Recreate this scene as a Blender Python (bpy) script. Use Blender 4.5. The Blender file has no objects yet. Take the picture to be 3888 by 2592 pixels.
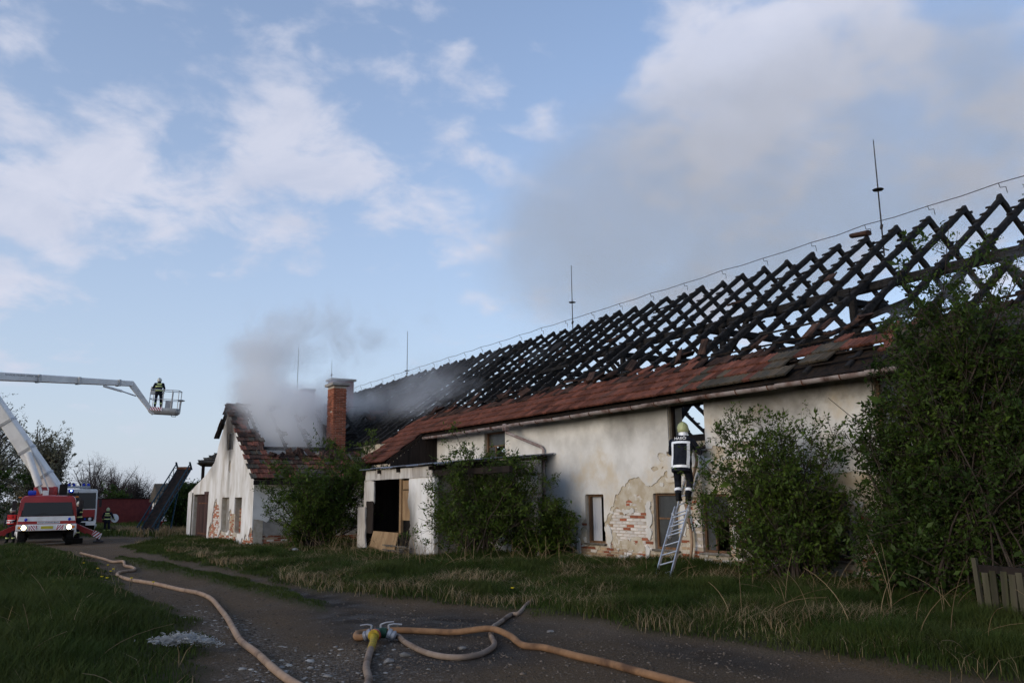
import bpy, bmesh, math, random
import numpy as np
from mathutils import Vector, Matrix, Euler, Quaternion
from mathutils.bvhtree import BVHTree

R = math.radians
scene = bpy.context.scene
COL = scene.collection
rng = np.random.default_rng(7)
random.seed(7)

# ------------------------------------------------------------------ camera
# world: +Y runs along the burnt farm building away from the camera, +X towards it
CAM_Z, PITCH, YAW, ROLL = 1.8, R(10.55), R(-31.6), R(0.6)
cam_data = bpy.data.cameras.new('camera')
cam_data.sensor_fit = 'HORIZONTAL'; cam_data.sensor_width = 22.2
cam_data.lens = 18.0
cam_data.clip_start = 0.1; cam_data.clip_end = 6000
cam = bpy.data.objects.new('camera', cam_data); COL.objects.link(cam)
CAM_R = Matrix.Rotation(YAW, 3, 'Z') @ Matrix.Rotation(math.pi/2+PITCH, 3, 'X') @ Matrix.Rotation(-ROLL, 3, 'Z')
cam.matrix_world = Matrix.Translation((0, 0, CAM_Z)) @ CAM_R.to_4x4()
scene.camera = cam

# ------------------------------------------------------------------ sky, sun, exposure
SUN_EL, SUN_ROT = R(14.0), R(262.0)
SUN_DIR = Vector((math.sin(SUN_ROT)*math.cos(SUN_EL), math.cos(SUN_ROT)*math.cos(SUN_EL), math.sin(SUN_EL)))
world = bpy.data.worlds.new('World'); scene.world = world; world.use_nodes = True
def build_world():
    nt = world.node_tree; N = nt.nodes; L = nt.links; N.clear()
    out = N.new('ShaderNodeOutputWorld'); bg = N.new('ShaderNodeBackground')
    bg.inputs['Strength'].default_value = 0.15
    L.new(bg.outputs[0], out.inputs[0])
    sky = N.new('ShaderNodeTexSky'); sky.sky_type = 'NISHITA'; sky.sun_disc = False
    sky.sun_elevation = SUN_EL; sky.sun_rotation = SUN_ROT
    sky.altitude = 300; sky.air_density = 1.0; sky.dust_density = 0.25; sky.ozone_density = 3.0
    tc = N.new('ShaderNodeTexCoord')
    def math_(op, a, b=None, clamp=False):
        m = N.new('ShaderNodeMath'); m.operation = op; m.use_clamp = clamp
        for i, v in enumerate((a, b)):
            if v is None: continue
            if isinstance(v, (int, float)): m.inputs[i].default_value = v
            else: L.new(v, m.inputs[i])
        return m.outputs[0]
    sep = N.new('ShaderNodeSeparateXYZ'); L.new(tc.outputs['Generated'], sep.inputs[0])
    zc = math_('MAXIMUM', sep.outputs[2], 0.0)
    # clouds live on a flat layer overhead: the ray is carried out to it, softened towards the horizon
    den = math_('ADD', zc, 0.42)
    comb = N.new('ShaderNodeCombineXYZ')
    L.new(math_('DIVIDE', sep.outputs[0], den), comb.inputs[0]); L.new(math_('DIVIDE', sep.outputs[1], den), comb.inputs[1]); L.new(math_('MULTIPLY', zc, 1.2), comb.inputs[2])
    mp = N.new('ShaderNodeMapping'); mp.inputs['Scale'].default_value = (1.0, 1.0, 1.0); mp.inputs['Location'].default_value = CLOUD_OFF
    L.new(comb.outputs[0], mp.inputs[0])
    def noise(scale, detail, rough, dist=0.0, off=None):
        n = N.new('ShaderNodeTexNoise'); n.inputs['Scale'].default_value = scale; n.inputs['Detail'].default_value = detail
        n.inputs['Roughness'].default_value = rough; n.inputs['Distortion'].default_value = dist
        L.new(mp.outputs[0], n.inputs['Vector']); return n.outputs['Fac']
    n1 = noise(2.6, 2.0, 0.5); n2 = noise(9.5, 8.0, 0.54, 0.2)
    s = math_('ADD', math_('MULTIPLY', n1, 0.50), math_('MULTIPLY', n2, 1.25))
    # cloud banks where the photograph has them (directions), broken up by the same noise
    def bank(d, k, w):
        dp = N.new('ShaderNodeVectorMath'); dp.operation = 'DOT_PRODUCT'
        nrm = N.new('ShaderNodeVectorMath'); nrm.operation = 'NORMALIZE'; L.new(tc.outputs['Generated'], nrm.inputs[0])
        L.new(nrm.outputs[0], dp.inputs[0]); dp.inputs[1].default_value = d
        e = math_('MULTIPLY', math_('SUBTRACT', 1.0, dp.outputs['Value']), -k)
        return math_('MULTIPLY', math_('EXPONENT', e), w)
    for (px, py, k, w) in CLOUD_BANKS:
        s = math_('ADD', s, bank(pixdir(px, py), k*1.25, w*(1.0 if w > 0 else 1.1)))
    rmp = N.new('ShaderNodeMapRange'); rmp.interpolation_type = 'SMOOTHSTEP'
    rmp.inputs['From Min'].default_value = 0.885; rmp.inputs['From Max'].default_value = 1.26
    rmp.inputs['To Max'].default_value = 0.90
    L.new(s, rmp.inputs['Value'])
    # thin haze veil towards the horizon
    veil = math_('MULTIPLY', math_('EXPONENT', math_('MULTIPLY', zc, -2.3)), 0.98)
    fac = rmp.outputs[0]
    # shading inside the clouds
    n3 = noise(5.5, 6.0, 0.6, 0.5)
    cr = N.new('ShaderNodeValToRGB')
    cr.color_ramp.elements[0].position = 0.30; cr.color_ramp.elements[0].color = CLOUD_DARK
    cr.color_ramp.elements[1].position = 0.62; cr.color_ramp.elements[1].color = CLOUD_LIGHT
    L.new(n3, cr.inputs[0])
    tint = N.new('ShaderNodeMix'); tint.data_type = 'RGBA'; tint.blend_type = 'MULTIPLY'; tint.inputs['Factor'].default_value = 1.0
    L.new(sky.outputs[0], tint.inputs[6]); tint.inputs[7].default_value = SKY_TINT
    mix = N.new('ShaderNodeMix'); mix.data_type = 'RGBA'
    vm = N.new('ShaderNodeMix'); vm.data_type = 'RGBA'; L.new(veil, vm.inputs['Factor']); L.new(tint.outputs[2], vm.inputs[6]); vm.inputs[7].default_value = VEIL
    L.new(fac, mix.inputs['Factor']); L.new(vm.outputs[2], mix.inputs[6]); L.new(cr.outputs[0], mix.inputs[7])
    L.new(mix.outputs[2], bg.inputs['Color'])
def pixdir(px, py):
    """direction of a point given in the 2352 x 1568 view of the photograph"""
    v = CAM_R @ Vector((px*1.65306-1944, -(py*1.65306-1296), -3152.0)); return v.normalized()
CLOUD_BANKS = [(60, 430, 160, .26), (230, 490, 260, .22), (520, 545, 420, .22), (690, 560, 600, .14), (760, 330, 420, .24), (620, 290, 500, .16), (640, 400, 600, .14), (385, 240, 800, .24), (250, 360, 900, .16),
               (1850, 60, 120, .30), (1620, 60, 300, .18), (1500, 260, 160, .22), (1750, 240, 160, .20), (1100, 180, 420, .15), (1080, 270, 500, .16), (860, 10, 900, .22), (2250, 330, 120, .20), (50, 110, 200, .16),
               (1100, 540, 300, .20), (890, 520, 400, .14), (700, 130, 600, .14), (330, 995, 2500, .20), (60, 690, 300, .12), (1240, 265, 2500, .18),
               (1250, 60, 90, -.16), (330, 60, 120, -.12), (950, 320, 400, -.10), (250, 640, 200, -.14), (950, 700, 160, -.14), (480, 900, 90, -.12), (1350, 170, 260, -.10)]
CLOUD_DARK = (3.8, 4.1, 5.05, 1); CLOUD_LIGHT = (4.65, 4.8, 5.6, 1); VEIL = (3.75, 4.1, 4.8, 1); SKY_TINT = (1.48, 1.52, 1.60, 1); CLOUD_OFF = (3.7, 1.15, 0)
build_world()
sun_data = bpy.data.lights.new('sun', 'SUN'); sun_data.energy = 1.7; sun_data.angle = R(34); sun_data.color = (1.0, 0.85, 0.66)
sun = bpy.data.objects.new('sun', sun_data); COL.objects.link(sun)
sun.rotation_euler = (-SUN_DIR).to_track_quat('-Z', 'Y').to_euler(); sun.location = (-30, -10, 30)
vs = scene.view_settings
vs.view_transform = 'Standard'; vs.look = 'None'; vs.gamma = 1.0; vs.use_curve_mapping = False
vs.exposure = 0.0
cy = scene.cycles
cy.max_bounces = 8; cy.diffuse_bounces = 2; cy.glossy_bounces = 3; cy.transmission_bounces = 4; cy.transparent_max_bounces = 8
cy.volume_bounces = 7; cy.use_adaptive_sampling = True; cy.adaptive_threshold = 0.025; cy.caustics_reflective = False; cy.caustics_refractive = False
cy.use_denoising = True

# ------------------------------------------------------------------ ground height and pixel helpers
def gz(x, y):
    """height of the ground: falls gently away from the camera"""
    d2 = np.minimum(np.asarray(x, float)**2+np.asarray(y, float)**2, 4900.0)
    return -1.25e-4*d2
def at(px, py, dist):
    """point on the line of sight of a photo pixel (2352 wide view) at a horizontal distance"""
    d = pixdir(px, py); t = dist/math.hypot(d.x, d.y); return Vector((0, 0, CAM_Z))+d*t
def onz(px, py, dz=0.0):
    d = pixdir(px, py); z = dz
    for _ in range(8):
        t = (z-CAM_Z)/d.z; p = Vector((0, 0, CAM_Z))+d*t; z = float(gz(p.x, p.y))+dz
    return p
def onx(px, py, X):
    d = pixdir(px, py); return Vector((0, 0, CAM_Z))+d*(X/d.x)
def ony(px, py, Y):
    d = pixdir(px, py); return Vector((0, 0, CAM_Z))+d*(Y/d.y)

# ------------------------------------------------------------------ object helpers
def tag(o, label=None, cat=None, group=None, kind=None):
    if label: o['label'] = label
    if cat: o['category'] = cat
    if group: o['group'] = group
    if kind: o['kind'] = kind
    return o
def thing(name, label, cat, loc=(0, 0, 0), rz=0.0, group=None):
    o = bpy.data.objects.new(name, None); COL.objects.link(o)
    o.empty_display_size = 0.2
    o.location = loc; o.rotation_euler = (0, 0, rz)
    return tag(o, label, cat, group)
def adopt(o, parent):
    """child that keeps its world coordinates (its parents are only translated)"""
    o.parent = parent
    if parent.type == 'EMPTY': o.matrix_parent_inverse = Matrix.Translation(-parent.location)
    return o                                          # mesh parts built in world coordinates need no inverse
def link(name, mesh, mat=None, parent=None, local=False):
    o = bpy.data.objects.new(name, mesh); COL.objects.link(o)
    if mat is not None and len(mesh.materials) == 0:
        for m in (mat if isinstance(mat, (list, tuple)) else [mat]): mesh.materials.append(m)
    if parent is not None:
        if local: o.parent = parent
        else: adopt(o, parent)
    return o
def copy_tree(o, parent=None):
    c = o.copy(); COL.objects.link(c); c.parent = parent
    if parent is not None: c.matrix_parent_inverse = o.matrix_parent_inverse.copy()
    for ch in o.children: copy_tree(ch, c)
    return c
def np_mesh(name, V, F, smooth=False):
    """mesh from arrays; F is an (n,3) or (n,4) int array"""
    V = np.ascontiguousarray(V, np.float32); F = np.ascontiguousarray(F, np.int32)
    me = bpy.data.meshes.new(name); n, k = F.shape
    me.vertices.add(len(V)); me.vertices.foreach_set('co', V.ravel())
    me.loops.add(n*k); me.loops.foreach_set('vertex_index', F.ravel())
    me.polygons.add(n); me.polygons.foreach_set('loop_start', np.arange(0, n*k, k, dtype=np.int32))
    me.update(calc_edges=True)
    if smooth: me.polygons.foreach_set('use_smooth', np.ones(n, bool))
    return me
def set_attr(me, name, vals, domain='POINT'):
    a = me.attributes.new(name, 'FLOAT', domain); a.data.foreach_set('value', np.ascontiguousarray(vals, np.float32))

class MB:
    """collects shapes into one mesh"""
    def __init__(s): s.v = []; s.f = []; s.m = []
    def add(s, vs, fs, mi=0):
        b = len(s.v); s.v.extend(tuple(float(c) for c in v) for v in vs)
        for f in fs: s.f.append(tuple(b+i for i in f)); s.m.append(mi)
    def box(s, c, size, rot=None, mi=0, bev=0.0):
        hx, hy, hz = size[0]/2, size[1]/2, size[2]/2; c = Vector(c)
        if bev <= 0:
            vs = [Vector((x, y, z)) for z in (-hz, hz) for y in (-hy, hy) for x in (-hx, hx)]
            fs = [(0, 2, 3, 1), (4, 5, 7, 6), (0, 1, 5, 4), (2, 6, 7, 3), (0, 4, 6, 2), (1, 3, 7, 5)]
        else:
            b = min(bev, hx*.9, hy*.9, hz*.9)
            bm = bmesh.new(); bmesh.ops.create_cube(bm, size=1.0)
            for v in bm.verts: v.co = Vector((v.co.x*2*hx, v.co.y*2*hy, v.co.z*2*hz))
            bmesh.ops.bevel(bm, geom=list(bm.edges), offset=b, segments=2, profile=.6, affect='EDGES')
            bm.verts.index_update(); vs = [v.co.copy() for v in bm.verts]; fs = [tuple(v.index for v in f.verts) for f in bm.faces]; bm.free()
        if rot is not None: vs = [rot @ v for v in vs]
        s.add([v+c for v in vs], fs, mi)
    def beam(s, p0, p1, w, h, up=(0, 0, 1), mi=0, bev=0.0):
        p0, p1 = Vector(p0), Vector(p1); d = p1-p0; L = d.length; d.normalize()
        u = Vector(up); side = d.cross(u)
        if side.length < 1e-4: side = d.cross(Vector((1, 0, 0)))
        side.normalize(); u = side.cross(d)
        rot = Matrix((d, side, u)).transposed()
        s.box((p0+p1)/2, (L, w, h), rot, mi, bev)
    def tube(s, pts, r, n=8, mi=0, cap=True, flat=1.0):
        pts = [Vector(p) for p in pts]; k = len(pts)
        rs = [r]*k if isinstance(r, (int, float)) else list(r)
        b = []; prev = None; fs = []
        for i, p in enumerate(pts):
            t = (pts[min(i+1, k-1)]-pts[max(i-1, 0)])
            if t.length < 1e-9: t = Vector((0, 0, 1))
            t.normalize()
            if prev is None:
                a = Vector((0, 0, 1)) if abs(t.z) < .9 else Vector((1, 0, 0)); u = t.cross(a).normalized()
            else:
                u = prev-t*prev.dot(t)
                u = u.normalized() if u.length > 1e-6 else t.orthogonal().normalized()
            prev = u; w = t.cross(u)
            for j in range(n):
                a = 2*math.pi*j/n; b.append(p+(u*math.cos(a)+w*math.sin(a)*flat)*rs[i])
        for i in range(k-1):
            for j in range(n):
                j2 = (j+1) % n; fs.append((i*n+j, i*n+j2, (i+1)*n+j2, (i+1)*n+j))
        if cap: fs.append(tuple(range(n-1, -1, -1))); fs.append(tuple((k-1)*n+j for j in range(n)))
        s.add(b, fs, mi)
    def cyl(s, p0, p1, r, n=12, mi=0, r1=None): s.tube([p0, p1], [r, r if r1 is None else r1], n, mi)
    def lathe(s, prof, c=(0, 0, 0), axis=(0, 0, 1), n=16, mi=0):
        ax = Vector(axis).normalized(); u = ax.orthogonal().normalized(); w = ax.cross(u); c = Vector(c); b = []; fs = []; k = len(prof)
        for (r, h) in prof:
            for j in range(n):
                a = 2*math.pi*j/n; b.append(c+ax*h+(u*math.cos(a)+w*math.sin(a))*r)
        for i in range(k-1):
            for j in range(n):
                j2 = (j+1) % n; fs.append((i*n+j, i*n+j2, (i+1)*n+j2, (i+1)*n+j))
        fs.append(tuple(range(n-1, -1, -1))); fs.append(tuple((k-1)*n+j for j in range(n)))
        s.add(b, fs, mi)
    def prism(s, poly, a, b, fn, mi=0):
        """extrude a 2-D polygon between a and b; fn(u, v, t) gives the 3-D point"""
        n = len(poly)
        vs = [fn(u, v, a) for u, v in poly]+[fn(u, v, b) for u, v in poly]
        fs = [tuple(range(n-1, -1, -1)), tuple(range(n, 2*n))]+[(i, (i+1) % n, n+(i+1) % n, n+i) for i in range(n)]
        s.add(vs, fs, mi)
    def loft(s, rings, mi=0, cap=True):
        n = len(rings[0]); vs = [p for r in rings for p in r]; fs = []
        for i in range(len(rings)-1):
            for j in range(n): fs.append((i*n+j, i*n+(j+1) % n, (i+1)*n+(j+1) % n, (i+1)*n+j))
        if cap: fs.append(tuple(range(n-1, -1, -1))); fs.append(tuple((len(rings)-1)*n+j for j in range(n)))
        s.add(vs, fs, mi)
    def mesh(s, name='mesh', fix=True):
        me = bpy.data.meshes.new(name); me.from_pydata(s.v, [], s.f)
        if any(s.m): me.polygons.foreach_set('material_index', s.m)
        if fix:
            bm = bmesh.new(); bm.from_mesh(me); bmesh.ops.recalc_face_normals(bm, faces=bm.faces); bm.to_mesh(me); bm.free()
        me.update(); return me
    def build(s, name, mat, parent=None, smooth=False, local=False):
        me = s.mesh(name)
        o = link(name, me, mat, parent, local)
        if smooth: shade(o, smooth)
        return o
def shade(o, ang=True):
    me = o.data; me.polygons.foreach_set('use_smooth', np.ones(len(me.polygons), bool))
    if ang is not True:
        me.set_sharp_from_angle(angle=R(ang))
def one(name, mat, parent, fn, *a, smooth=False, local=False, **k):
    m = MB(); getattr(m, fn)(*a, **k); return m.build(name, mat, parent, smooth, local)

NTAB = {}
def vnoise(p, scale, seed=0, octaves=3):
    """value noise at (n,2) points, 0..1"""
    p = np.asarray(p, float)*scale; out = np.zeros(len(p)); amp = 1.0; tot = 0
    tab = NTAB.get(seed)
    if tab is None: tab = NTAB[seed] = np.random.default_rng(seed+991).random((256, 256))
    for o in range(octaves):
        i = np.floor(p).astype(int); f = p-i; f = f*f*(3-2*f)
        g = lambda a, b: tab[(i[:, 0]+a) % 256, (i[:, 1]+b) % 256]
        out += amp*((g(0, 0)*(1-f[:, 0])+g(1, 0)*f[:, 0])*(1-f[:, 1])+(g(0, 1)*(1-f[:, 0])+g(1, 1)*f[:, 0])*f[:, 1])
        tot += amp; amp *= .5; p = p*2.03+17.3
    return out/tot

# ------------------------------------------------------------------ materials
MATS = {}
def pmat(name, c1, c2=None, scale=3.0, rough=0.8, bump=0.0, bscale=40.0, detail=6.0, coord='pos', rnd=0.0, c3=None, s3=0.6, t3=(.55, .7),
         metallic=0.0, stretch=None, attr=None, spec=0.12, sheen=0.0, mixr=(.35, .65), transl=0.0, dist=0.0, soot=()):
    m = bpy.data.materials.new(name); m.use_nodes = True; nt = m.node_tree; N = nt.nodes; L = nt.links
    b = N['Principled BSDF']; b.inputs['Roughness'].default_value = rough; b.inputs['Metallic'].default_value = metallic
    b.inputs['Specular IOR Level'].default_value = spec
    col4 = lambda c: (c[0], c[1], c[2], 1)
    if coord == 'pos': src = N.new('ShaderNodeNewGeometry').outputs['Position']
    else: src = N.new('ShaderNodeTexCoord').outputs['Object']
    vec = src
    if stretch:
        mp = N.new('ShaderNodeMapping'); mp.inputs['Scale'].default_value = stretch; L.new(src, mp.inputs[0]); vec = mp.outputs[0]
    def noise(sc, det=detail, v=vec):
        n = N.new('ShaderNodeTexNoise'); n.inputs['Scale'].default_value = sc; n.inputs['Detail'].default_value = det; n.inputs['Roughness'].default_value = .6
        n.inputs['Distortion'].default_value = dist
        L.new(v, n.inputs['Vector']); return n.outputs['Fac']
    def ramp(f, lo, hi):
        r = N.new('ShaderNodeMapRange'); r.interpolation_type = 'SMOOTHSTEP'; r.inputs['From Min'].default_value = lo; r.inputs['From Max'].default_value = hi
        L.new(f, r.inputs['Value']); return r.outputs[0]
    def mix(f, a, c, blend='MIX'):
        x = N.new('ShaderNodeMix'); x.data_type = 'RGBA'; x.blend_type = blend
        for sock, v in ((x.inputs['Factor'], f), (x.inputs[6], a), (x.inputs[7], c)):
            if isinstance(v, (int, float)): sock.default_value = v
            elif isinstance(v, tuple): sock.default_value = col4(v)
            else: L.new(v, sock)
        return x.outputs[2]
    cur = tuple(c1)
    if c2 is not None: cur = mix(ramp(noise(scale), *mixr), tuple(c1), tuple(c2))
    if c3 is not None: cur = mix(ramp(noise(s3, 8), *t3), cur, tuple(c3))
    for (c, r, w) in soot:                            # smoke stains with a shape of their own
        pos = N.new('ShaderNodeNewGeometry').outputs['Position']
        sb = N.new('ShaderNodeVectorMath'); sb.operation = 'SUBTRACT'; L.new(pos, sb.inputs[0]); sb.inputs[1].default_value = c
        dv = N.new('ShaderNodeVectorMath'); dv.operation = 'DIVIDE'; L.new(sb.outputs[0], dv.inputs[0]); dv.inputs[1].default_value = r
        ln = N.new('ShaderNodeVectorMath'); ln.operation = 'LENGTH'; L.new(dv.outputs[0], ln.inputs[0])
        ad = N.new('ShaderNodeMath'); ad.operation = 'ADD'; L.new(ln.outputs['Value'], ad.inputs[0])
        ns = N.new('ShaderNodeMath'); ns.operation = 'MULTIPLY'; ns.inputs[1].default_value = .9; L.new(noise(2.6), ns.inputs[0]); L.new(ns.outputs[0], ad.inputs[1])
        rg = N.new('ShaderNodeMapRange'); rg.interpolation_type = 'SMOOTHSTEP'; rg.inputs['From Min'].default_value = .95; rg.inputs['From Max'].default_value = 2.1; rg.inputs['To Min'].default_value = w; rg.inputs['To Max'].default_value = 0.0
        L.new(ad.outputs[0], rg.inputs['Value']); cur = mix(rg.outputs[0], cur, (.055, .046, .038))
    if rnd > 0 or attr:
        if attr:
            at_ = N.new('ShaderNodeAttribute'); at_.attribute_name = attr; rv = at_.outputs['Fac']
        else: rv = N.new('ShaderNodeObjectInfo').outputs['Random']
        mr = N.new('ShaderNodeMapRange'); mr.inputs['To Min'].default_value = 1-rnd; mr.inputs['To Max'].default_value = 1+rnd; L.new(rv, mr.inputs['Value'])
        hsv = N.new('ShaderNodeHueSaturation'); L.new(mr.outputs[0], hsv.inputs['Value'])
        if isinstance(cur, tuple): hsv.inputs['Color'].default_value = col4(cur)
        else: L.new(cur, hsv.inputs['Color'])
        cur = hsv.outputs[0]
    if isinstance(cur, tuple): b.inputs['Base Color'].default_value = col4(cur)
    else: L.new(cur, b.inputs['Base Color'])
    if bump > 0:
        bp = N.new('ShaderNodeBump'); bp.inputs['Strength'].default_value = 1.0; bp.inputs['Distance'].default_value = bump
        L.new(noise(bscale, 5), bp.inputs['Height']); L.new(bp.outputs[0], b.inputs['Normal'])
    if transl > 0:
        tr = N.new('ShaderNodeBsdfTranslucent'); ms = N.new('ShaderNodeMixShader'); ms.inputs[0].default_value = transl
        if isinstance(cur, tuple): tr.inputs[0].default_value = col4(cur)
        else: L.new(cur, tr.inputs[0])
        L.new(b.outputs[0], ms.inputs[1]); L.new(tr.outputs[0], ms.inputs[2]); L.new(ms.outputs[0], N['Material Output'].inputs[0])
    MATS[name] = m; return m
def emit(name, col, strength):
    m = bpy.data.materials.new(name); m.use_nodes = True; b = m.node_tree.nodes['Principled BSDF']
    b.inputs['Base Color'].default_value = (*col, 1); b.inputs['Emission Color'].default_value = (*col, 1); b.inputs['Emission Strength'].default_value = strength
    MATS[name] = m; return m
M = MATS
pmat('plaster', (.76, .735, .69), (.60, .575, .53), 1.1, .92, .006, 26, c3=(.62, .53, .40), s3=.62, t3=(.54, .70), soot=(((14.08, 16.2, 4.15), (1, 1.6, .75), .5), ((14.08, 12.4, 4.2), (1, 2.0, .8), .75), ((14.08, 20.0, 4.2), (1, 1.8, .45), .35), ((14.08, 17.4, 3.6), (1, .5, .5), .22), ((14.08, 9.4, 4.2), (1, 1.6, .6), .6)))
pmat('plaster_gable', (.82, .80, .77), (.62, .58, .52), 1.5, .92, .008, 22, stretch=(1, 1, .42), c3=(.42, .36, .29), s3=.8, t3=(.54, .72), soot=(((8.79, 38.55, 5.2), (1, .9, .95), .97), ((8.79, 38.5, 4.35), (1, .75, .75), .75), ((8.79, 39.5, 4.9), (1, .9, .9), .4), ((8.79, 38.4, 3.0), (1, .22, 1.0), .35), ((8.79, 41.6, 3.4), (1, .7, .5), .3), ((11.25, 24.6, .6), (1, .45, 1.2), .8), ((11.25, 23.9, 0), (1, .7, .4), .6)))
pmat('undercoat', (.44, .36, .25), (.56, .50, .40), 3.2, .95, .008, 30, c3=(.66, .62, .56), s3=2.4, t3=(.56, .66))
pmat('mortar', (.40, .34, .26), (.52, .46, .38), 5, .95, .006, 60)
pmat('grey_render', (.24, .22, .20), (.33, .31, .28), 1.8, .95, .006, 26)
pmat('brick_red', (.34, .115, .06), (.26, .09, .055), 9, .9, .004, 70, coord='obj', rnd=.35)
pmat('brick_lime', (.66, .61, .56), (.50, .36, .28), 8, .92, .005, 60, coord='obj', rnd=.15, mixr=(.5, .75))
pmat('brick_clay', (.44, .33, .21), (.36, .23, .15), 7, .92, .005, 60, coord='obj', rnd=.22)
pmat('char', (.010, .009, .009), (.026, .023, .021), 14, .88, .01, 60, c3=(.06, .05, .045), s3=1.7, t3=(.62, .85), spec=.25)
pmat('char_brown', (.030, .020, .014), (.012, .010, .009), 9, .9, .008, 60)
tile_cols = dict(c1=(.205, .076, .049), c2=(.125, .054, .040), scale=5, rough=.85, bump=.004, bscale=50)
pmat('tile_red', **tile_cols, c3=(.075, .05, .04), s3=.9, t3=(.56, .78), rnd=.38)
pmat('tile_red_bulk', **tile_cols, c3=(.075, .05, .04), s3=.9, t3=(.52, .75), rnd=.28, attr='rnd')
pmat('tile_mossy', (.070, .066, .055), (.11, .085, .06), 4, .92, .004, 50, c3=(.04, .04, .035), s3=.8, rnd=.25)
pmat('tile_mossy_bulk', (.070, .066, .055), (.11, .085, .06), 4, .92, .004, 50, c3=(.04, .04, .035), s3=.8, rnd=.25, attr='rnd')
pmat('tile_burnt', (.10, .055, .040), (.045, .03, .025), 4, .9, .004, 50, c3=(.015, .012, .011), s3=1.2, t3=(.45, .7), rnd=.35)
pmat('tile_burnt_bulk', (.10, .055, .040), (.045, .03, .025), 4, .9, .004, 50, c3=(.015, .012, .011), s3=1.2, t3=(.45, .7), rnd=.35, attr='rnd')
pmat('wood_frame', (.20, .105, .055), (.11, .07, .045), 6, .8, .003, 60, stretch=(1, 1, .15))
pmat('wood_grey', (.19, .17, .145), (.11, .10, .085), 6, .9, .004, 60, stretch=(1, 1, .12), rnd=.25)
pmat('wood_fence', (.075, .066, .045), (.048, .044, .028), 6, .9, .004, 60, stretch=(1, 1, .12), rnd=.3, c3=(.07, .075, .03), s3=2.0)
pmat('wood_door', (.085, .045, .038), (.05, .03, .028), 6, .85, .004, 60, stretch=(1, 1, .1), rnd=.25)
pmat('wood_ply', (.33, .22, .12), (.24, .15, .08), 3, .8, .002, 40, stretch=(1, 1, .3))
pmat('wood_dark', (.035, .026, .022), (.020, .016, .014), 5, .9, .005, 50, stretch=(1, 1, .12), rnd=.3)
pmat('board_white', (.58, .55, .51), (.40, .36, .32), 3, .85, .004, 40, stretch=(1, 1, .2), c3=(.12, .09, .07), s3=2.5, t3=(.58, .72), rnd=.12)
pmat('zinc', (.40, .41, .43), (.25, .25, .27), 3, .55, .002, 30, metallic=.5)
pmat('gutter', (.20, .125, .105), (.42, .36, .34), 2.6, .6, .003, 30, stretch=(1, 1, 1), c3=(.09, .05, .04), s3=1.7, metallic=.25)
pmat('iron_dark', (.035, .032, .032), (.06, .045, .04), 6, .6, .002, 40, metallic=.4)
pmat('rust', (.16, .07, .04), (.09, .045, .03), 6, .9, .003, 40)
pmat('alu', (.72, .73, .75), (.55, .56, .58), 4, .38, .001, 60, metallic=.75, coord='obj')
pmat('steel_pale', (.52, .52, .51), (.42, .42, .42), 3, .45, .001, 40, metallic=.3, coord='obj')
pmat('rubber', (.018, .018, .019), (.03, .028, .026), 5, .85, .002, 50, coord='obj')
pmat('dark_under', (.014, .013, .013), (.022, .02, .019), 4, .8, coord='obj')
pmat('paint_red', (.34, .016, .013), (.27, .014, .012), 2, .35, spec=.5, coord='obj')
pmat('paint_white', (.76, .75, .73), (.66, .64, .61), 2, .4, spec=.5, coord='obj')
pmat('boom_white', (.84, .82, .78), (.72, .70, .66), 1.5, .5, spec=.4, coord='obj', c3=(.42, .39, .35), s3=.9, t3=(.62, .8))
pmat('paint_blue', (.008, .030, .050), (.014, .04, .06), 4, .6, coord='obj', c3=(.08, .05, .04), s3=3, t3=(.6, .75))
pmat('belt', (.012, .012, .012), (.03, .02, .016), 4, .9)
pmat('plate_yellow', (.50, .42, .05), rough=.5, coord='obj')
pmat('print_dark', (.05, .05, .06), rough=.6, coord='obj')
pmat('print_red', (.42, .03, .03), rough=.5, coord='obj')
pmat('reflect_white', (.93, .94, .95), rough=.35, spec=.6, coord='obj')
pmat('reflect_yellow', (.72, .80, .30), rough=.4, spec=.5, coord='obj')
pmat('suit', (.011, .013, .020), (.020, .022, .030), 9, .9, .02, 11, coord='obj')
pmat('boot', (.010, .010, .010), rough=.6, coord='obj')
pmat('glove', (.03, .028, .026), rough=.8, coord='obj')
pmat('skin', (.45, .27, .20), rough=.6, coord='obj')
pmat('helmet_lime', (.44, .46, .22), (.36, .39, .19), 4, .4, spec=.5, coord='obj')
pmat('helmet_white', (.62, .62, .55), (.52, .52, .45), 4, .4, spec=.5, coord='obj')
pmat('vest_red', (.50, .03, .03), (.42, .025, .025), 6, .8, .003, 30, coord='obj')
pmat('hose_tan', (.42, .29, .195), (.33, .22, .15), 3.5, .85, .002, 120, c3=(.15, .10, .07), s3=1.6, t3=(.52, .70))
pmat('hose_brown', (.30, .17, .09), (.21, .115, .06), 3.0, .85, .002, 120, c3=(.11, .062, .038), s3=1.7, t3=(.50, .68))
pmat('hose_grey', (.30, .23, .175), (.22, .16, .12), 3.5, .85, .002, 120, c3=(.12, .08, .055), s3=1.7, t3=(.50, .66))
pmat('tape_yellow', (.40, .28, .02), (.26, .17, .03), 16, .6)
pmat('valve_green', (.02, .055, .035), rough=.4, metallic=.2)
pmat('bark', (.075, .058, .045), (.045, .036, .03), 12, .95, .006, 60)
pmat('bark_far', (.085, .068, .062), (.06, .05, .047), 8, .95)
pmat('stone', (.17, .155, .14), (.24, .225, .205), 14, .85, .004, 60, rnd=.3)
pmat('stone_bulk', (.085, .066, .05), (.15, .12, .095), 9, .8, .004, 60, rnd=.5, attr='rnd')
pmat('stone_pale', (.27, .245, .215), (.38, .35, .31), 9, .7, .004, 60, rnd=.35, attr='rnd')
pmat('foil', (.62, .63, .63), (.45, .46, .46), 9, .45, .002, 40, coord='obj', transl=.15)
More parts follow.
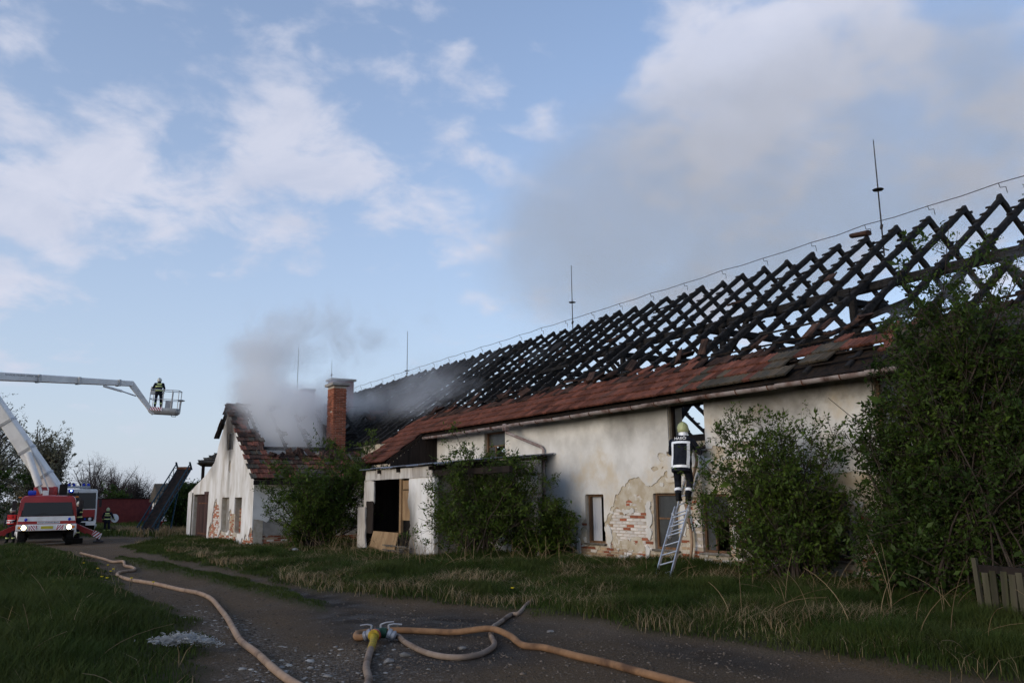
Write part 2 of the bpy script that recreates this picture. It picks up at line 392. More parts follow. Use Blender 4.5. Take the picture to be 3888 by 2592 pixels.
pmat('dandelion', (.62, .46, .02), rough=.8)
pmat('brick_far', (.17, .040, .036), (.13, .032, .030), 3, .9, .004, 20)
pmat('white_far', (.62, .62, .62), (.52, .52, .53), 1, .9)
for nm, a, b_, tr in (('leaf_fresh', (.090, .136, .019), (.046, .080, .012), .40), ('leaf_dark', (.058, .096, .016), (.028, .052, .010), .36),
                      ('leaf_dull', (.22, .21, .13), (.15, .145, .09), .3), ('leaf_grey', (.085, .085, .065), (.05, .052, .036), .2)):
    pmat(nm, a, b_, 1.4, .55, transl=tr, spec=.2, attr='rnd', rnd=.45)
pmat('grass', (.038, .061, .011), (.064, .078, .019), .9, .7, transl=.25, attr='rnd', rnd=.45)
pmat('straw', (.34, .25, .14), (.22, .155, .085), 1.2, .8, transl=.15, attr='rnd', rnd=.4)
def glassmat(name, col, rough=.08):
    m = pmat(name, col, rough=rough, spec=.35); return m
glassmat('glass_dark', (.018, .020, .022)); glassmat('glass_cab', (.012, .014, .017), .12); glassmat('glass_blue', (.02, .05, .45), .15)
pmat('glass_dusty', (.075, .078, .076), (.05, .05, .05), 2, .25, spec=.5)
pmat('lens_orange', (.55, .18, .03), rough=.2); pmat('lens_clear', (.6, .6, .6), rough=.1)
emit('headlamp', (1.0, .80, .48), 16.0)
emit('beacon_lit', (.45, .70, 1.0), 5.0)

# ------------------------------------------------------------------ ground
LE_Y = [0, 4, 7, 9, 10.85, 12.3, 14.3, 16.4, 20.3, 26.5, 31, 40, 44, 52]; LE_X = [-1.5, .6, 1.6, 2.0, 2.36, 2.5, 2.65, 2.6, 2.45, 2.75, 2.75, 2.4, .6, .2]
RE_Y = [0, 3, 5.1, 6.8, 8.8, 10.1, 12.1, 13.4, 15.2, 17, 22, 26, 34.7, 42.5, 52]; RE_X = [7.9, 8.3, 8.13, 7.9, 7.7, 7.5, 7.2, 6.6, 6.0, 5.55, 5.45, 5.2, 4.85, 4.9, 5.2]
ME_Y = [13.2, 14.5, 16.3, 19.3, 22.6, 27.2, 32.6]; ME_X = [4.75, 4.82, 4.85, 4.76, 4.5, 4.16, 3.75]
def edge_noise(x, y, s, seed): return (vnoise(np.stack([x, y], 1), s, seed, 3)-.5)
def masks(x, y):
    x = np.asarray(x, float).ravel(); y = np.asarray(y, float).ravel()
    w = edge_noise(x, y, 1.1, 3)*.75
    l = np.interp(y, LE_Y, LE_X); r = np.interp(y, RE_Y, RE_X)
    road = np.clip((np.minimum(x-l, r-x)+w)/.30+.5, 0, 1)*((y > -3) & (y < 60))
    yard = np.clip((6.2-np.hypot((x-2.6)/1.0, (y-50)/1.7))/1.0+w, 0, 1)
    road = np.maximum(road, yard)
    mx = np.interp(y, ME_Y, ME_X); mw = np.interp(y, [12.5, 14, 17, 24, 30, 34], [-.3, .14, .34, .36, .3, -.3])
    med = np.clip((mw-np.abs(x-mx)+w*.7)/.22+.5, 0, 1)*((y > 12) & (y < 35))
    def ell(cx, cy, rx, ry, k=1.0): return np.clip(1.35-np.hypot((x-cx)/rx, (y-cy)/ry)+w*k, 0, 1)
    wet = np.maximum.reduce([ell(5.35, 15.6, .7, 3.2), ell(5.6, 11.3, 1.7, 1.6), ell(4.7, 9.0, 1.3, .9), ell(7.2, 7.6, .45, 1.8)*.8, ell(4.9, 12.8, .7, 1.6)])*road
    stony = np.maximum(ell(3.6, 9.2, 1.2, 1.3), ell(3.0, 12.5, .5, 3.2)*.8)*road
    return road*(1-med*.92), med*road, wet, stony
def ground_z(x, y):
    x = np.asarray(x, float); y = np.asarray(y, float); sh = x.shape; xf, yf = x.ravel(), y.ravel()
    road, med, wet, st = masks(xf, yf)
    P = np.stack([xf, yf], 1)
    near = np.clip(1.6-np.hypot(xf, yf)/60, 0, 1)
    z = gz(xf, yf)+(1-road)*(.05+.10*(vnoise(P, .55, 11, 3)-.35))*near+road*.03*(vnoise(P, 1.3, 12, 4)-.5)*near
    rut = np.exp(-((xf-3.55)/.35)**2)+np.exp(-((xf-np.interp(yf, RE_Y, RE_X)+.75)/.4)**2)
    z -= road*.035*rut*near
    # the verge banks up a little towards the building and the left field
    z += .05*np.clip((xf-9)/4, 0, 1)*np.clip((34-yf)/6, 0, 1)
    return z.reshape(sh)
def axis(lo, hi, fine, far_lo, far_hi):
    a = list(np.arange(lo, hi, fine)); s = fine; v = a[-1]
    while v < far_hi: s *= 1.22; v += s; a.append(v)
    s = fine; v = a[0]
    while v > far_lo: s *= 1.22; v -= s; a.insert(0, v)
    return np.array(a)
GX = axis(-12, 15, .15, -1500, 1500); GY = axis(3, 46, .15, -900, 2200)
XX, YY = np.meshgrid(GX, GY, indexing='ij'); ZZ = ground_z(XX, YY)
nx, ny = XX.shape
V = np.stack([XX.ravel(), YY.ravel(), ZZ.ravel()], 1)
idx = np.arange(nx*ny).reshape(nx, ny)
F = np.stack([idx[:-1, :-1], idx[1:, :-1], idx[1:, 1:], idx[:-1, 1:]], -1).reshape(-1, 4)
gme = np_mesh('ground', V, F, True)
ro, me_, we, st = masks(V[:, 0], V[:, 1])
for nme, arr in (('road', ro), ('moss', me_), ('wet', we), ('stony', st)): set_attr(gme, nme, arr)
def ground_mat():
    m = bpy.data.materials.new('ground'); m.use_nodes = True; nt = m.node_tree; N = nt.nodes; L = nt.links; b = N['Principled BSDF']
    geo = N.new('ShaderNodeNewGeometry').outputs['Position']
    def noise(s, d=6, r=.6):
        n = N.new('ShaderNodeTexNoise'); n.inputs['Scale'].default_value = s; n.inputs['Detail'].default_value = d; n.inputs['Roughness'].default_value = r; L.new(geo, n.inputs['Vector']); return n.outputs['Fac']
    def mr(f, lo, hi, a=0., c=1.):
        r = N.new('ShaderNodeMapRange'); r.inputs['From Min'].default_value = lo; r.inputs['From Max'].default_value = hi; r.inputs['To Min'].default_value = a; r.inputs['To Max'].default_value = c
        L.new(f, r.inputs['Value']); return r.outputs[0]
    def mix(f, a, c):
        x = N.new('ShaderNodeMix'); x.data_type = 'RGBA'
        for sock, v in ((x.inputs['Factor'], f), (x.inputs[6], a), (x.inputs[7], c)):
            if isinstance(v, tuple): sock.default_value = (*v, 1)
            elif isinstance(v, float): sock.default_value = v
            else: L.new(v, sock)
        return x.outputs[2]
    def attr(n): a = N.new('ShaderNodeAttribute'); a.attribute_name = n; return a.outputs['Fac']
    def mul(a, c):
        x = N.new('ShaderNodeMath'); x.operation = 'MULTIPLY'; x.use_clamp = True
        for i, v in enumerate((a, c)):
            if isinstance(v, float): x.inputs[i].default_value = v
            else: L.new(v, x.inputs[i])
        return x.outputs[0]
    soil = mix(mr(noise(1.2), .35, .65), (.036, .038, .014), (.066, .050, .028))
    road = mix(mr(noise(.9, 8), .35, .68), (.138, .088, .046), (.086, .055, .030))
    road = mix(mul(mr(noise(.45, 5), .48, .66), .8), road, (.150, .112, .078))
    road = mix(mr(noise(34, 3), .42, .72), road, (.165, .122, .085))
    road = mix(mul(mr(noise(70, 2), .5, .62), .6), road, (.03, .027, .024))
    road = mix(mul(attr('stony'), mr(noise(22, 2), .5, .66)), road, (.30, .275, .245))
    road = mix(mul(attr('wet'), .88), road, (.030, .024, .020))
    moss = mix(mr(noise(3), .35, .65), (.050, .058, .016), (.070, .060, .030))
    c = mix(attr('road'), soil, road); c = mix(attr('moss'), c, moss)
    L.new(c, b.inputs['Base Color'])
    rg = mr(mul(attr('wet'), mr(noise(2.0), .35, .6)), 0., 1., .95, .45); L.new(rg, b.inputs['Roughness'])
    b.inputs['Specular IOR Level'].default_value = .12
    bp = N.new('ShaderNodeBump'); bp.inputs['Distance'].default_value = .055; bp.inputs['Strength'].default_value = .9
    L.new(noise(26, 6, .7), bp.inputs['Height']); L.new(bp.outputs[0], b.inputs['Normal'])
    return m
ground = link('ground', gme, ground_mat()); tag(ground, kind='structure')

# ------------------------------------------------------------------ loose stones on the track
def rock_verts(r):
    t = (1+5**.5)/2
    v = np.array([(-1, t, 0), (1, t, 0), (-1, -t, 0), (1, -t, 0), (0, -1, t), (0, 1, t), (0, -1, -t), (0, 1, -t), (t, 0, -1), (t, 0, 1), (-t, 0, -1), (-t, 0, 1)], float)
    v /= np.linalg.norm(v[0]); return v*(1+r.uniform(-.28, .28, (12, 1)))
ICO_F = np.array([(0, 11, 5), (0, 5, 1), (0, 1, 7), (0, 7, 10), (0, 10, 11), (1, 5, 9), (5, 11, 4), (11, 10, 2), (10, 7, 6), (7, 1, 8), (3, 9, 4), (3, 4, 2), (3, 2, 6), (3, 6, 8), (3, 8, 9), (4, 9, 5), (2, 4, 11), (6, 2, 10), (8, 6, 7), (9, 8, 1)])
def pebbles(name, xs, ys, sizes, flat, mat, label):
    n = len(xs); zs = ground_z(xs, ys); base = np.stack([rock_verts(rng) for _ in range(24)])
    k = rng.integers(0, 24, n); a = rng.uniform(0, 6.28, n); v = base[k]*sizes[:, None, None]*np.stack([rng.uniform(.8, 1.5, n), np.ones(n), np.full(n, flat)*rng.uniform(.7, 1.3, n)], 1)[:, None, :]
    c, s_ = np.cos(a)[:, None], np.sin(a)[:, None]
    v = np.stack([v[:, :, 0]*c-v[:, :, 1]*s_+xs[:, None], v[:, :, 0]*s_+v[:, :, 1]*c+ys[:, None], v[:, :, 2]+zs[:, None]+.1*sizes[:, None]], -1)
    F = (ICO_F[None]+(np.arange(n)*12)[:, None, None]).reshape(-1, 3)
    me = np_mesh(name, v.reshape(-1, 3), F); set_attr(me, 'rnd', np.repeat(rng.random(n), 12))
    o = link(name, me, mat); return tag(o, label, 'gravel', kind='stuff')
def sample(n, x0, x1, y0, y1, fn):
    x = rng.uniform(x0, x1, n); y = rng.uniform(y0, y1, n); k = rng.random(n) < fn(x, y); return x[k], y[k]
x, y = sample(70000, -1, 9, 6, 24, lambda x, y: masks(x, y)[0]*np.clip(10/y, .1, 1)*(.35+masks(x, y)[3]))
pebbles('gravel', x, y, np.exp(rng.normal(-4.75, .42, len(x))), .6, M['stone_bulk'], 'small brown and grey gravel strewn over the farm track')
x, y = sample(11000, .8, 6, 6.5, 19, lambda x, y: masks(x, y)[3]*(1-masks(x, y)[2])*.42*np.clip(vnoise(np.stack([x, y], 1), 1.6, 77, 2)*2.6-.7, .05, 1))
pebbles('pale_gravel', x, y, np.exp(rng.normal(-4.05, .45, len(x))), .3, M['stone_pale'], 'pale flat stones bedded in the track beside the hose')
for (px, py, s, lab, mi) in ((1538/1.6530*1.0, 1506, .055, 'lone brown stone on the wet track below the hose loop', 0), (1064, 1488, .045, 'round pale stone inside the loop of the hose', 0),
                         (1263, 1444, .045, 'pale stone on the track right of the crossing hoses', 0), (893, 1518, .05, 'dark clod lying on the track beside the dividing breeching', 0)):
    p = onz(px, py); r_ = np.random.default_rng(int(px)); v = rock_verts(r_)*s*np.array([1.3, 1, .6])
    bm = bmesh.new(); vv = [bm.verts.new(c) for c in v]; [bm.faces.new([vv[i] for i in f]) for f in ICO_F]; bmesh.ops.subdivide_edges(bm, edges=bm.edges[:], cuts=1, smooth=.5)
    me = bpy.data.meshes.new('stone'); bm.to_mesh(me); bm.free()
    o = link('stone', me, M['stone']); o.location = (p.x, p.y, float(ground_z(np.array([p.x]), np.array([p.y]))[0])+s*.25); tag(o, lab, 'stone')

# ------------------------------------------------------------------ wall building tools
def holed_wall(mb, u0, u1, v0, v1, holes, t0, t1, fn, mi=0, mi_rev=None):
    """slab between depths t0 (front) and t1 with rectangular holes (ua,ub,va,vb)"""
    us = sorted({u0, u1, *[h[0] for h in holes], *[h[1] for h in holes]}); us = [u for u in us if u0 <= u <= u1]
    vs = sorted({v0, v1, *[h[2] for h in holes], *[h[3] for h in holes]}); vs = [v for v in vs if v0 <= v <= v1]
    def solid(i, j):
        if i < 0 or j < 0 or i >= len(us)-1 or j >= len(vs)-1: return False
        u, v = (us[i]+us[i+1])/2, (vs[j]+vs[j+1])/2
        return not any(h[0] < u < h[1] and h[2] < v < h[3] for h in holes)
    for i in range(len(us)-1):
        for j in range(len(vs)-1):
            if not solid(i, j): continue
            a, b, c, d = us[i], us[i+1], vs[j], vs[j+1]
            for t in (t0, t1): mb.add([fn(a, c, t), fn(b, c, t), fn(b, d, t), fn(a, d, t)], [(0, 1, 2, 3)], mi)
            for (di, dj, p, q) in ((-1, 0, (a, c), (a, d)), (1, 0, (b, c), (b, d)), (0, -1, (a, c), (b, c)), (0, 1, (a, d), (b, d))):
                if not solid(i+di, j+dj):
                    mb.add([fn(*p, t0), fn(*q, t0), fn(*q, t1), fn(*p, t1)], [(0, 1, 2, 3)], mi if mi_rev is None else mi_rev)
def skin(field, u0, u1, v0, v1, step, front, back, fn):
    """plaster coat: marching squares over a field (>0 = coat present), with a broken rim"""
    U = np.arange(u0, u1+step*.5, step); Vv = np.arange(v0, v1+step*.5, step)
    gu, gv = np.meshgrid(U, Vv, indexing='ij'); f = field(gu.ravel(), gv.ravel()).reshape(gu.shape)
    bulge = (vnoise(np.stack([gu.ravel(), gv.ravel()], 1), .8, 5, 3)-.5).reshape(gu.shape)*.014
    verts, faces, cache = [], [], {}
    def corner(i, j):
        k = (i, j)
        if k not in cache: cache[k] = len(verts); verts.append(fn(U[i], Vv[j], front+bulge[i, j]))
        return cache[k]
    def cross(a, b):
        k = (min(a, b), max(a, b))
        if k not in cache:
            (i, j), (p, q) = k; fa, fb = f[i, j], f[p, q]; t = min(max(fa/(fa-fb), .02), .98)
            u, v = U[i]+(U[p]-U[i])*t, Vv[j]+(Vv[q]-Vv[j])*t
            cache[k] = len(verts); verts.append(fn(u, v, front+bulge[i, j])); verts.append(fn(u, v, back))
        return cache[k]
    ni, nj = f.shape
    for i in range(ni-1):
        for j in range(nj-1):
            cs = [(i, j), (i+1, j), (i+1, j+1), (i, j+1)]; ins = [f[c] > 0 for c in cs]
            if not any(ins): continue
            if all(ins): faces.append([corner(*c) for c in cs]); continue
            poly = []; xs = []
            for k in range(4):
                a, b = cs[k], cs[(k+1) % 4]
                if ins[k]: poly.append(corner(*a))
                if ins[k] != ins[(k+1) % 4]:
                    x = cross(a, b); poly.append(x); xs.append((x, ins[k]))
            if len(poly) >= 3: faces.append(poly)
            for k, (x, leaving) in enumerate(xs):
                if leaving:
                    y = xs[(k+1) % len(xs)][0]; faces.append([x, x+1, y+1, y])
    me = bpy.data.meshes.new('coat'); me.from_pydata(verts, [], faces)
    bm = bmesh.new(); bm.from_mesh(me); bmesh.ops.recalc_face_normals(bm, faces=bm.faces); bm.to_mesh(me); bm.free(); return me
def sd_box(u, v, h): return np.maximum(np.maximum(h[0]-u, u-h[1]), np.maximum(h[2]-v, v-h[3]))
def sd_ell(u, v, cu, cv, ru, rv): return (np.hypot((u-cu)/ru, (v-cv)/rv)-1)*min(ru, rv)
def wobble(u, v, s, seed, amp, o=4): return (vnoise(np.stack([u, v], 1), s, seed, o)-.5)*amp*2

BRICK_ME = []
for k in range(4):
    m = MB(); m.box((0, 0, 0), (.275, .12, .062), bev=.007); me = m.mesh('brick')
    r_ = np.random.default_rng(40+k)
    for v in me.vertices: v.co = v.co+Vector(r_.uniform(-.0045, .0045, 3))
    BRICK_ME.append(me)
BRICK_BY = {}
def brick_mesh(k, mat):
    key = (k, mat)
    if key not in BRICK_BY: me = BRICK_ME[k].copy(); me.materials.append(M[mat]); BRICK_BY[key] = me
    return BRICK_BY[key]
def lay_bricks(spots, parent, fn_rot, limit=300):
    """spots: list of (Vector, half?, matname, priority); the largest-looking ones are single bricks, the rest one joined part"""
    spots = sorted(spots, key=lambda s: -s[3]); rest = {}
    for i, (p, half, mt, pr) in enumerate(spots):
        k = random.randrange(4); sc = (.48 if half else 1.0)
        rot = fn_rot @ Euler((random.uniform(-.02, .02), random.uniform(-.012, .012), random.uniform(-.02, .02))).to_matrix()
        if i < limit:
            o = bpy.data.objects.new('brick', brick_mesh(k, mt)); COL.objects.link(o)
            o.matrix_basis = Matrix.Translation(p) @ rot.to_4x4() @ Matrix.Diagonal((sc, 1, 1, 1)); adopt(o, parent)
        else:
            mb = rest.setdefault(mt, MB()); me = BRICK_ME[k]
            mb.add([p+rot @ Vector((v.co.x*sc, v.co.y, v.co.z)) for v in me.vertices], [tuple(f.vertices) for f in me.polygons])
    for mt, mb in rest.items():
        o = mb.build('brickwork', M[mt], parent); tag(o, kind='stuff')

# ------------------------------------------------------------------ the burnt farm building
WX = 14.08; RIDGE_X, RIDGE_Z = 20.0, 8.76
PITCHR = math.atan2(RIDGE_Z-4.2, RIDGE_X-13.7); CS, SN = math.cos(PITCHR), math.sin(PITCHR)
farm = thing('farm_building', 'long white farm building with burnt out rafters and a strip of red tiles', 'building', (WX, 20, 0))
wallfn = lambda y, z, t: (WX+t, y, z)
WINS = {'upper': (14.31, 15.55, 2.84, 3.96), 'a': (18.25, 19.07, .52, 1.82), 'b': (15.38, 16.25, .48, 1.83), 'c': (13.72, 14.58, .48, 1.80),
        'upper2': (23.4, 24.75, 2.9, 3.92), 'd': (10.6, 11.45, .5, 1.8), 'e': (21.0, 21.8, .5, 1.8), 'upper3': (8.6, 9.8, 2.84, 3.96)}
Y0, Y1 = 2.0, 58.0
m = MB(); holed_wall(m, Y0, 34.05, -.5, 4.08, list(WINS.values()), .04, .48, wallfn)
wall = m.build('front_wall', M['mortar'], farm)
m = MB(); m.box((WX+.25, 46.05, 1.8), (.42, 24, 4.6)); m.box((26-.2, 30, 1.8), (.42, 55.9, 4.5)); m.box((20, Y1-.2, 1.8), (11.4, .4, 4.55)); m.box((20, Y0+.2, 1.8), (11.4, .4, 4.55))
m.build('rear_wall', M['undercoat'], farm)
m = MB(); m.box((20, 30, 2.62), (11.3, 55.4, .16)); m.build('attic_floor', M['char_brown'], farm)
m = MB(); m.box((WX+.22, 29, 4.25), (.3, 53, .34)); m.box((25.8, 29, 4.2), (.3, 53, .3)); m.build('wall_plate', M['char'], farm)
m = MB(); m.box((17.6, 30, 1.2), (.2, 55, 2.6)); m.build('inner_wall', M['undercoat'], farm)

ZB_Y = [2, 8, 11, 12.5, 13.2, 13.8, 14.7, 15.2, 15.8, 16.3, 16.7, 17.0, 17.5, 17.9, 18.2, 18.6, 19.1, 19.4, 19.9, 21, 28, 40]
ZB_Z = [1.5, 1.6, 1.7, 1.9, 2.3, 2.15, 2.1, 2.0, 2.05, 1.95, 2.16, 2.1, 1.75, 1.45, .95, .7, .8, 1.05, 1.35, 1.0, .8, .7]
def win_sd(u, v, grow=0.0):
    d = np.full(u.shape, 9.0)
    for h in WINS.values(): d = np.minimum(d, sd_box(u, v, (h[0]-grow, h[1]+grow, h[2]-grow, h[3]+grow)))
    return d
def coat_white(u, v):
    zb = np.interp(u, ZB_Y, ZB_Z)+.12+wobble(u, v, 1.6, 21, .24)+wobble(u, v, 5, 25, .16)+wobble(u, v, 13, 22, .05)
    f = v-zb
    for (cu, cv, ru, rv) in ((14.95, 2.30, .95, .13), (15.85, 2.72, .16, .10), (15.95, 2.45, .25, .06), (14.0, 2.75, .5, .15), (13.3, 2.45, 1.0, .14), (13.2, 2.85, .5, .10), (15.2, 2.78, .5, .08), (12.6, 2.1, .6, .2), (15.72, 1.95, .42, .13), (14.2, 2.02, .60, .15), (10.5, 1.9, .8, .3)):
        f = np.minimum(f, sd_ell(u, v, cu, cv, ru, rv)+wobble(u, v, 6, 23, .045))
    # islands of plaster that still hang on
    isl = vnoise(np.stack([u*1.0, v*1.3], 1), 3.4, 26, 4)-.72
    f = np.maximum(f, isl*.5)
    for (cu, cv, ru, rv) in ((16.42, 1.25, .11, .55), (15.18, 1.35, .08, .45), (18.05, .75, .12, .42), (16.5, .35, .12, .25), (14.92, 1.2, .10, .3), (19.45, .45, .10, .32), (13.2, 1.5, .3, .2)):
        f = np.maximum(f, -sd_ell(u, v, cu, cv, ru, rv)+wobble(u, v, 7, 24, .10)-.02)
    return np.minimum(f, win_sd(u, v, .012)*1.0)
def coat_tan(u, v):
    lim = np.interp(u, [2, 11, 13, 14.5, 15.3, 16.3, 17.3, 18.1, 19.2, 20.2, 28], [1.4, 1.5, 1.6, 1.8, 1.3, 1.75, 1.55, 1.1, .9, 1.3, .8])
    f = v-lim-wobble(u, v, 1.7, 31, .60)-wobble(u, v, 6, 32, .30)
    f = np.maximum(f, (vnoise(np.stack([u, v], 1), 1.9, 35, 4)-.63)*.8)
    f = np.maximum(f, -sd_ell(u, v, 15.0, .75, .20, .50)+wobble(u, v, 5, 34, .2))
    f = np.minimum(f, v-.42+wobble(u, v, 2.2, 36, .22))
    return np.minimum(f, win_sd(u, v, .006))
me = skin(coat_white, 4.5, 30, -.35, 4.08, .045, .0, .034, wallfn); link('plaster', me, M['plaster'], farm)
me = skin(coat_tan, 4.5, 30, -.35, 3.2, .055, .024, .043, wallfn); link('undercoat', me, M['undercoat'], farm)
spots = []
by = np.array([5+k*.29+(.145 if row % 2 else 0) for row in range(33) for k in range(56)]); bz = np.array([-.08+row*.078 for row in range(33) for k in range(56)])
ok = (win_sd(by, bz) > .12) & (np.maximum(coat_white(by, bz), coat_tan(by, bz)) < .05); bn = vnoise(np.stack([by, bz], 1), 1.1, 51, 3)
if True:
    for y, z, n1 in zip(by[ok], bz[ok], bn[ok]):
        n1 += random.uniform(-.22, .22)
        mt = 'brick_lime' if n1 > .54 else ('brick_red' if n1 > .38 else 'brick_clay')
        if z < .35 and mt == 'brick_red' and random.random() < .5: mt = 'brick_clay'
        spots.append((Vector((WX+.088+random.uniform(-.006, .006), y, z)), False, mt, 1.0/math.hypot(WX, y)+(0.5 if 12.5 < y < 20 else 0)))
lay_bricks(spots, farm, Matrix.Rotation(R(90), 3, 'Z'))

def window(parent, X, h, state, inset=.16, mat='wood_frame'):
    y0, y1, z0, z1 = h; x = X+inset
    m = MB(); t = .055
    for yy in (y0+t/2, y1-t/2): m.box((x, yy, (z0+z1)/2), (.09, t, z1-z0), bev=.006)
    for zz in (z0+t/2, z1-t/2): m.box((x-.001, (y0+y1)/2, zz), (.086, y1-y0-2*t, t), bev=.006)
    w = m.build('window', M[mat if state != 'burnt' else 'char_brown'], parent)
    m = MB(); m.box((X+.06, (y0+y1)/2, z0-.03), (.22, y1-y0+.10, .05), Euler((0, R(6), 0)).to_matrix(), bev=.01); m.build('sill', M['wood_grey'], w)
    if state in ('pane', 'half'):
        m = MB(); zm = z0+(z1-z0)*.55
        m.box((x+.012, (y0+y1)/2, zm), (.05, y1-y0-2*t, .04)); 
        if state == 'half': m.box((x+.014, y0+(y1-y0)*.62, (z0+zm)/2), (.05, .04, zm-z0-t))
        m.build('sash', M[mat], w)
        parts = [(z0+t, zm-.02), (zm+.02, z1-t)]
        for i, (a, b) in enumerate(parts):
            ya, yb = y0+t, y1-t
            if state == 'half' and i == 0: ya = y0+(y1-y0)*.65
            one('pane', M['glass_dusty'], w, 'box', (x+.014, (ya+yb)/2, (a+b)/2), (.008, yb-ya, b-a))
    if state == 'curtain':
        m = MB(); pts = []
        n = 14
        for i in range(n+1):
            yy = y0+t+(y1-y0-2*t)*(.42+.58*i/n); pts.append((x+.05+.018*math.sin(i*1.9), yy))
        for i in range(n):
            (xa, ya), (xb, yb) = pts[i], pts[i+1]; m.add([(xa, ya, z0+t), (xb, yb, z0+t), (xb, yb, z1-t), (xa, ya, z1-t)], [(0, 1, 2, 3)])
        m.build('curtain', M['white_far'], w)
    return w
for k, st_ in (('upper', 'burnt'), ('a', 'curtain'), ('b', 'pane'), ('c', 'half'), ('upper2', 'half'), ('d', 'pane'), ('e', 'pane'), ('upper3', 'pane')): window(farm, WX, WINS[k], st_)
for (ya, yb, z) in ((15.30, 16.12, 1.925), (13.62, 14.66, 1.93)):
    one('lintel', M['undercoat'], farm, 'box', (WX+.07, (ya+yb)/2, z), (.14, yb-ya, .17), bev=.02)
    one('lintel_gap_shade', M['char'], farm, 'box', (WX+.11, (ya+yb)/2-.02, z+.115), (.10, yb-ya+.05, .06), bev=.02)  # solid dark strip standing in for shade in the gap above the lintel

# --- tiles
def tile_mesh():
    prof = [(-.118, .0), (-.105, .016), (-.085, .018), (-.070, .002), (-.015, .002), (.0, .016), (.015, .002), (.070, .002), (.085, .016), (.105, .018), (.118, .0)]
    n = len(prof); vs = [(x, 0, z*1.15+.046) for x, z in prof]+[(x, .42, z+.004) for x, z in prof]+[(x, .006, z+.006) for x, z in prof]
    fs = [(i, i+1, n+i+1, n+i) for i in range(n-1)]+[(2*n+i, 2*n+i+1, i+1, i) for i in range(n-1)]
    vs += [(-.118, .42, -.012), (.118, .42, -.012), (-.118, .004, .0), (.118, .004, .0)]; b = 3*n
    fs += [(b+2, b, b+1, b+3), (0, n, b, b+2), (n-1, b+3, b+1, 2*n-1)]
    return np.array(vs), fs
TV, TF = tile_mesh()
TILE_BY = {}
def tile_data(mat):
    if mat not in TILE_BY:
        me = bpy.data.meshes.new('tile'); me.from_pydata([tuple(v) for v in TV], [], TF); me.materials.append(M[mat]); TILE_BY[mat] = me
    return TILE_BY[mat]
def lay_tiles(spots, parent, limit=300):
    """spots: (matrix, material); nearest ones are tiles of their own, the rest one part for each material"""
    spots = sorted(spots, key=lambda s: s[0].translation.length-(6 if s[2] else 0)); rest = {}
    for i, (mw, mt, vis) in enumerate(spots):
        if i < limit:
            o = bpy.data.objects.new('tile', tile_data(mt)); COL.objects.link(o); o.matrix_basis = mw; adopt(o, parent)
        else: rest.setdefault(mt, []).append(mw)
    for mt, ms in rest.items():
        mb = MB()
        for mw in ms: mb.add([mw @ Vector(v) for v in TV], TF)
        me = mb.mesh('tiles', fix=False); set_attr(me, 'rnd', np.repeat(np.random.default_rng(3).random(len(ms)), len(TV)))
        o = link('tiles', me, M[mt+'_bulk'], parent); tag(o, kind='stuff')
def slope_matrix(origin, up, across, jit=.012, off=0.0):
    up = Vector(up).normalized(); ac = Vector(across).normalized(); n = ac.cross(up)
    rot = Matrix((ac, up, n)).transposed() @ Euler((random.gauss(0, jit), random.gauss(0, jit), random.gauss(0, jit))).to_matrix()
    return Matrix.Translation(Vector(origin)+n*off) @ rot.to_4x4()
def main_pt(s, y, off=0.0): return Vector((13.7+s*CS-off*SN, y, 4.2+s*SN+off*CS))
spots = []; UPV = (CS, 0, SN)
for row in range(-5, 5):
    s = -.23+row*.365
    k = 0; y = 3.0+(.11 if row % 2 else 0)
    while y < 31.6:
        y += .228
        if row < 0 and y < 28.45: continue
        if y > 31.15+.25*math.sin(s*7)+random.uniform(-.1, .1): continue
        nz = vnoise(np.array([[y, 0.]]), .9, 61, 3)[0]
        if row >= 3 and nz+random.uniform(-.1, .1) < (.40 if row == 3 else .62) and not 14.6 < y < 23: continue
        if row == 4 and random.random() < .85: continue
        mossy = vnoise(np.array([[y, s]]), .7, 62, 3)[0]
        mt = 'tile_red'
        if y < 14.6 and s < (.95 if y < 9.2 else .42 if y < 12.6 else .2)+(mossy-.5)*.9+random.gauss(0, .30): mt = 'tile_mossy'
        if row <= 1 and 8.7 < y < 11.4+row*.2 and (row == 0 or vnoise(np.array([[y, 5.]]), .8, 63, 2)[0] > .5): continue
        if row >= 3 and random.random() < .5: mt = 'tile_burnt'
        spots.append((slope_matrix(main_pt(s, y, .10), UPV, (0, -1, 0), .010 if row < 3 else .05), mt, True))
for k in range(38):                                  # broken tiles heaped along the burnt edge and caught on the purlin
    y = random.uniform(6, 31); s = random.uniform(1.15, 1.75)
    if k > 32: s = random.uniform(4.2, 4.8); y = random.uniform(7, 30)
    mw = slope_matrix(main_pt(s, y, .13+random.uniform(0, .07)), UPV, (0, -1, 0), .28); spots.append((mw, 'tile_burnt', False))
lay_tiles(spots, farm)
# battens and boards below the tiles
m = MB()
for row in range(-5, 5):
    s = .12+row*.365; a, b = (28.4, 31.2) if row < 0 else (3.0, 31.2)
    p, q = main_pt(s, a, .055), main_pt(s, b, .055); m.beam(p, q, .05, .035)
m.build('tile_battens', M['char_brown'], farm)
m = MB(); m.beam(main_pt(.18, 3, -.02), main_pt(.18, 31.3, -.02), .9, .02, up=(-SN, 0, CS)); m.beam(main_pt(-1.15, 28.42, -.02), main_pt(-1.15, 31.3, -.02), 1.7, .02, up=(-SN, 0, CS)); m.build('eaves_boards', M['char_brown'], farm)
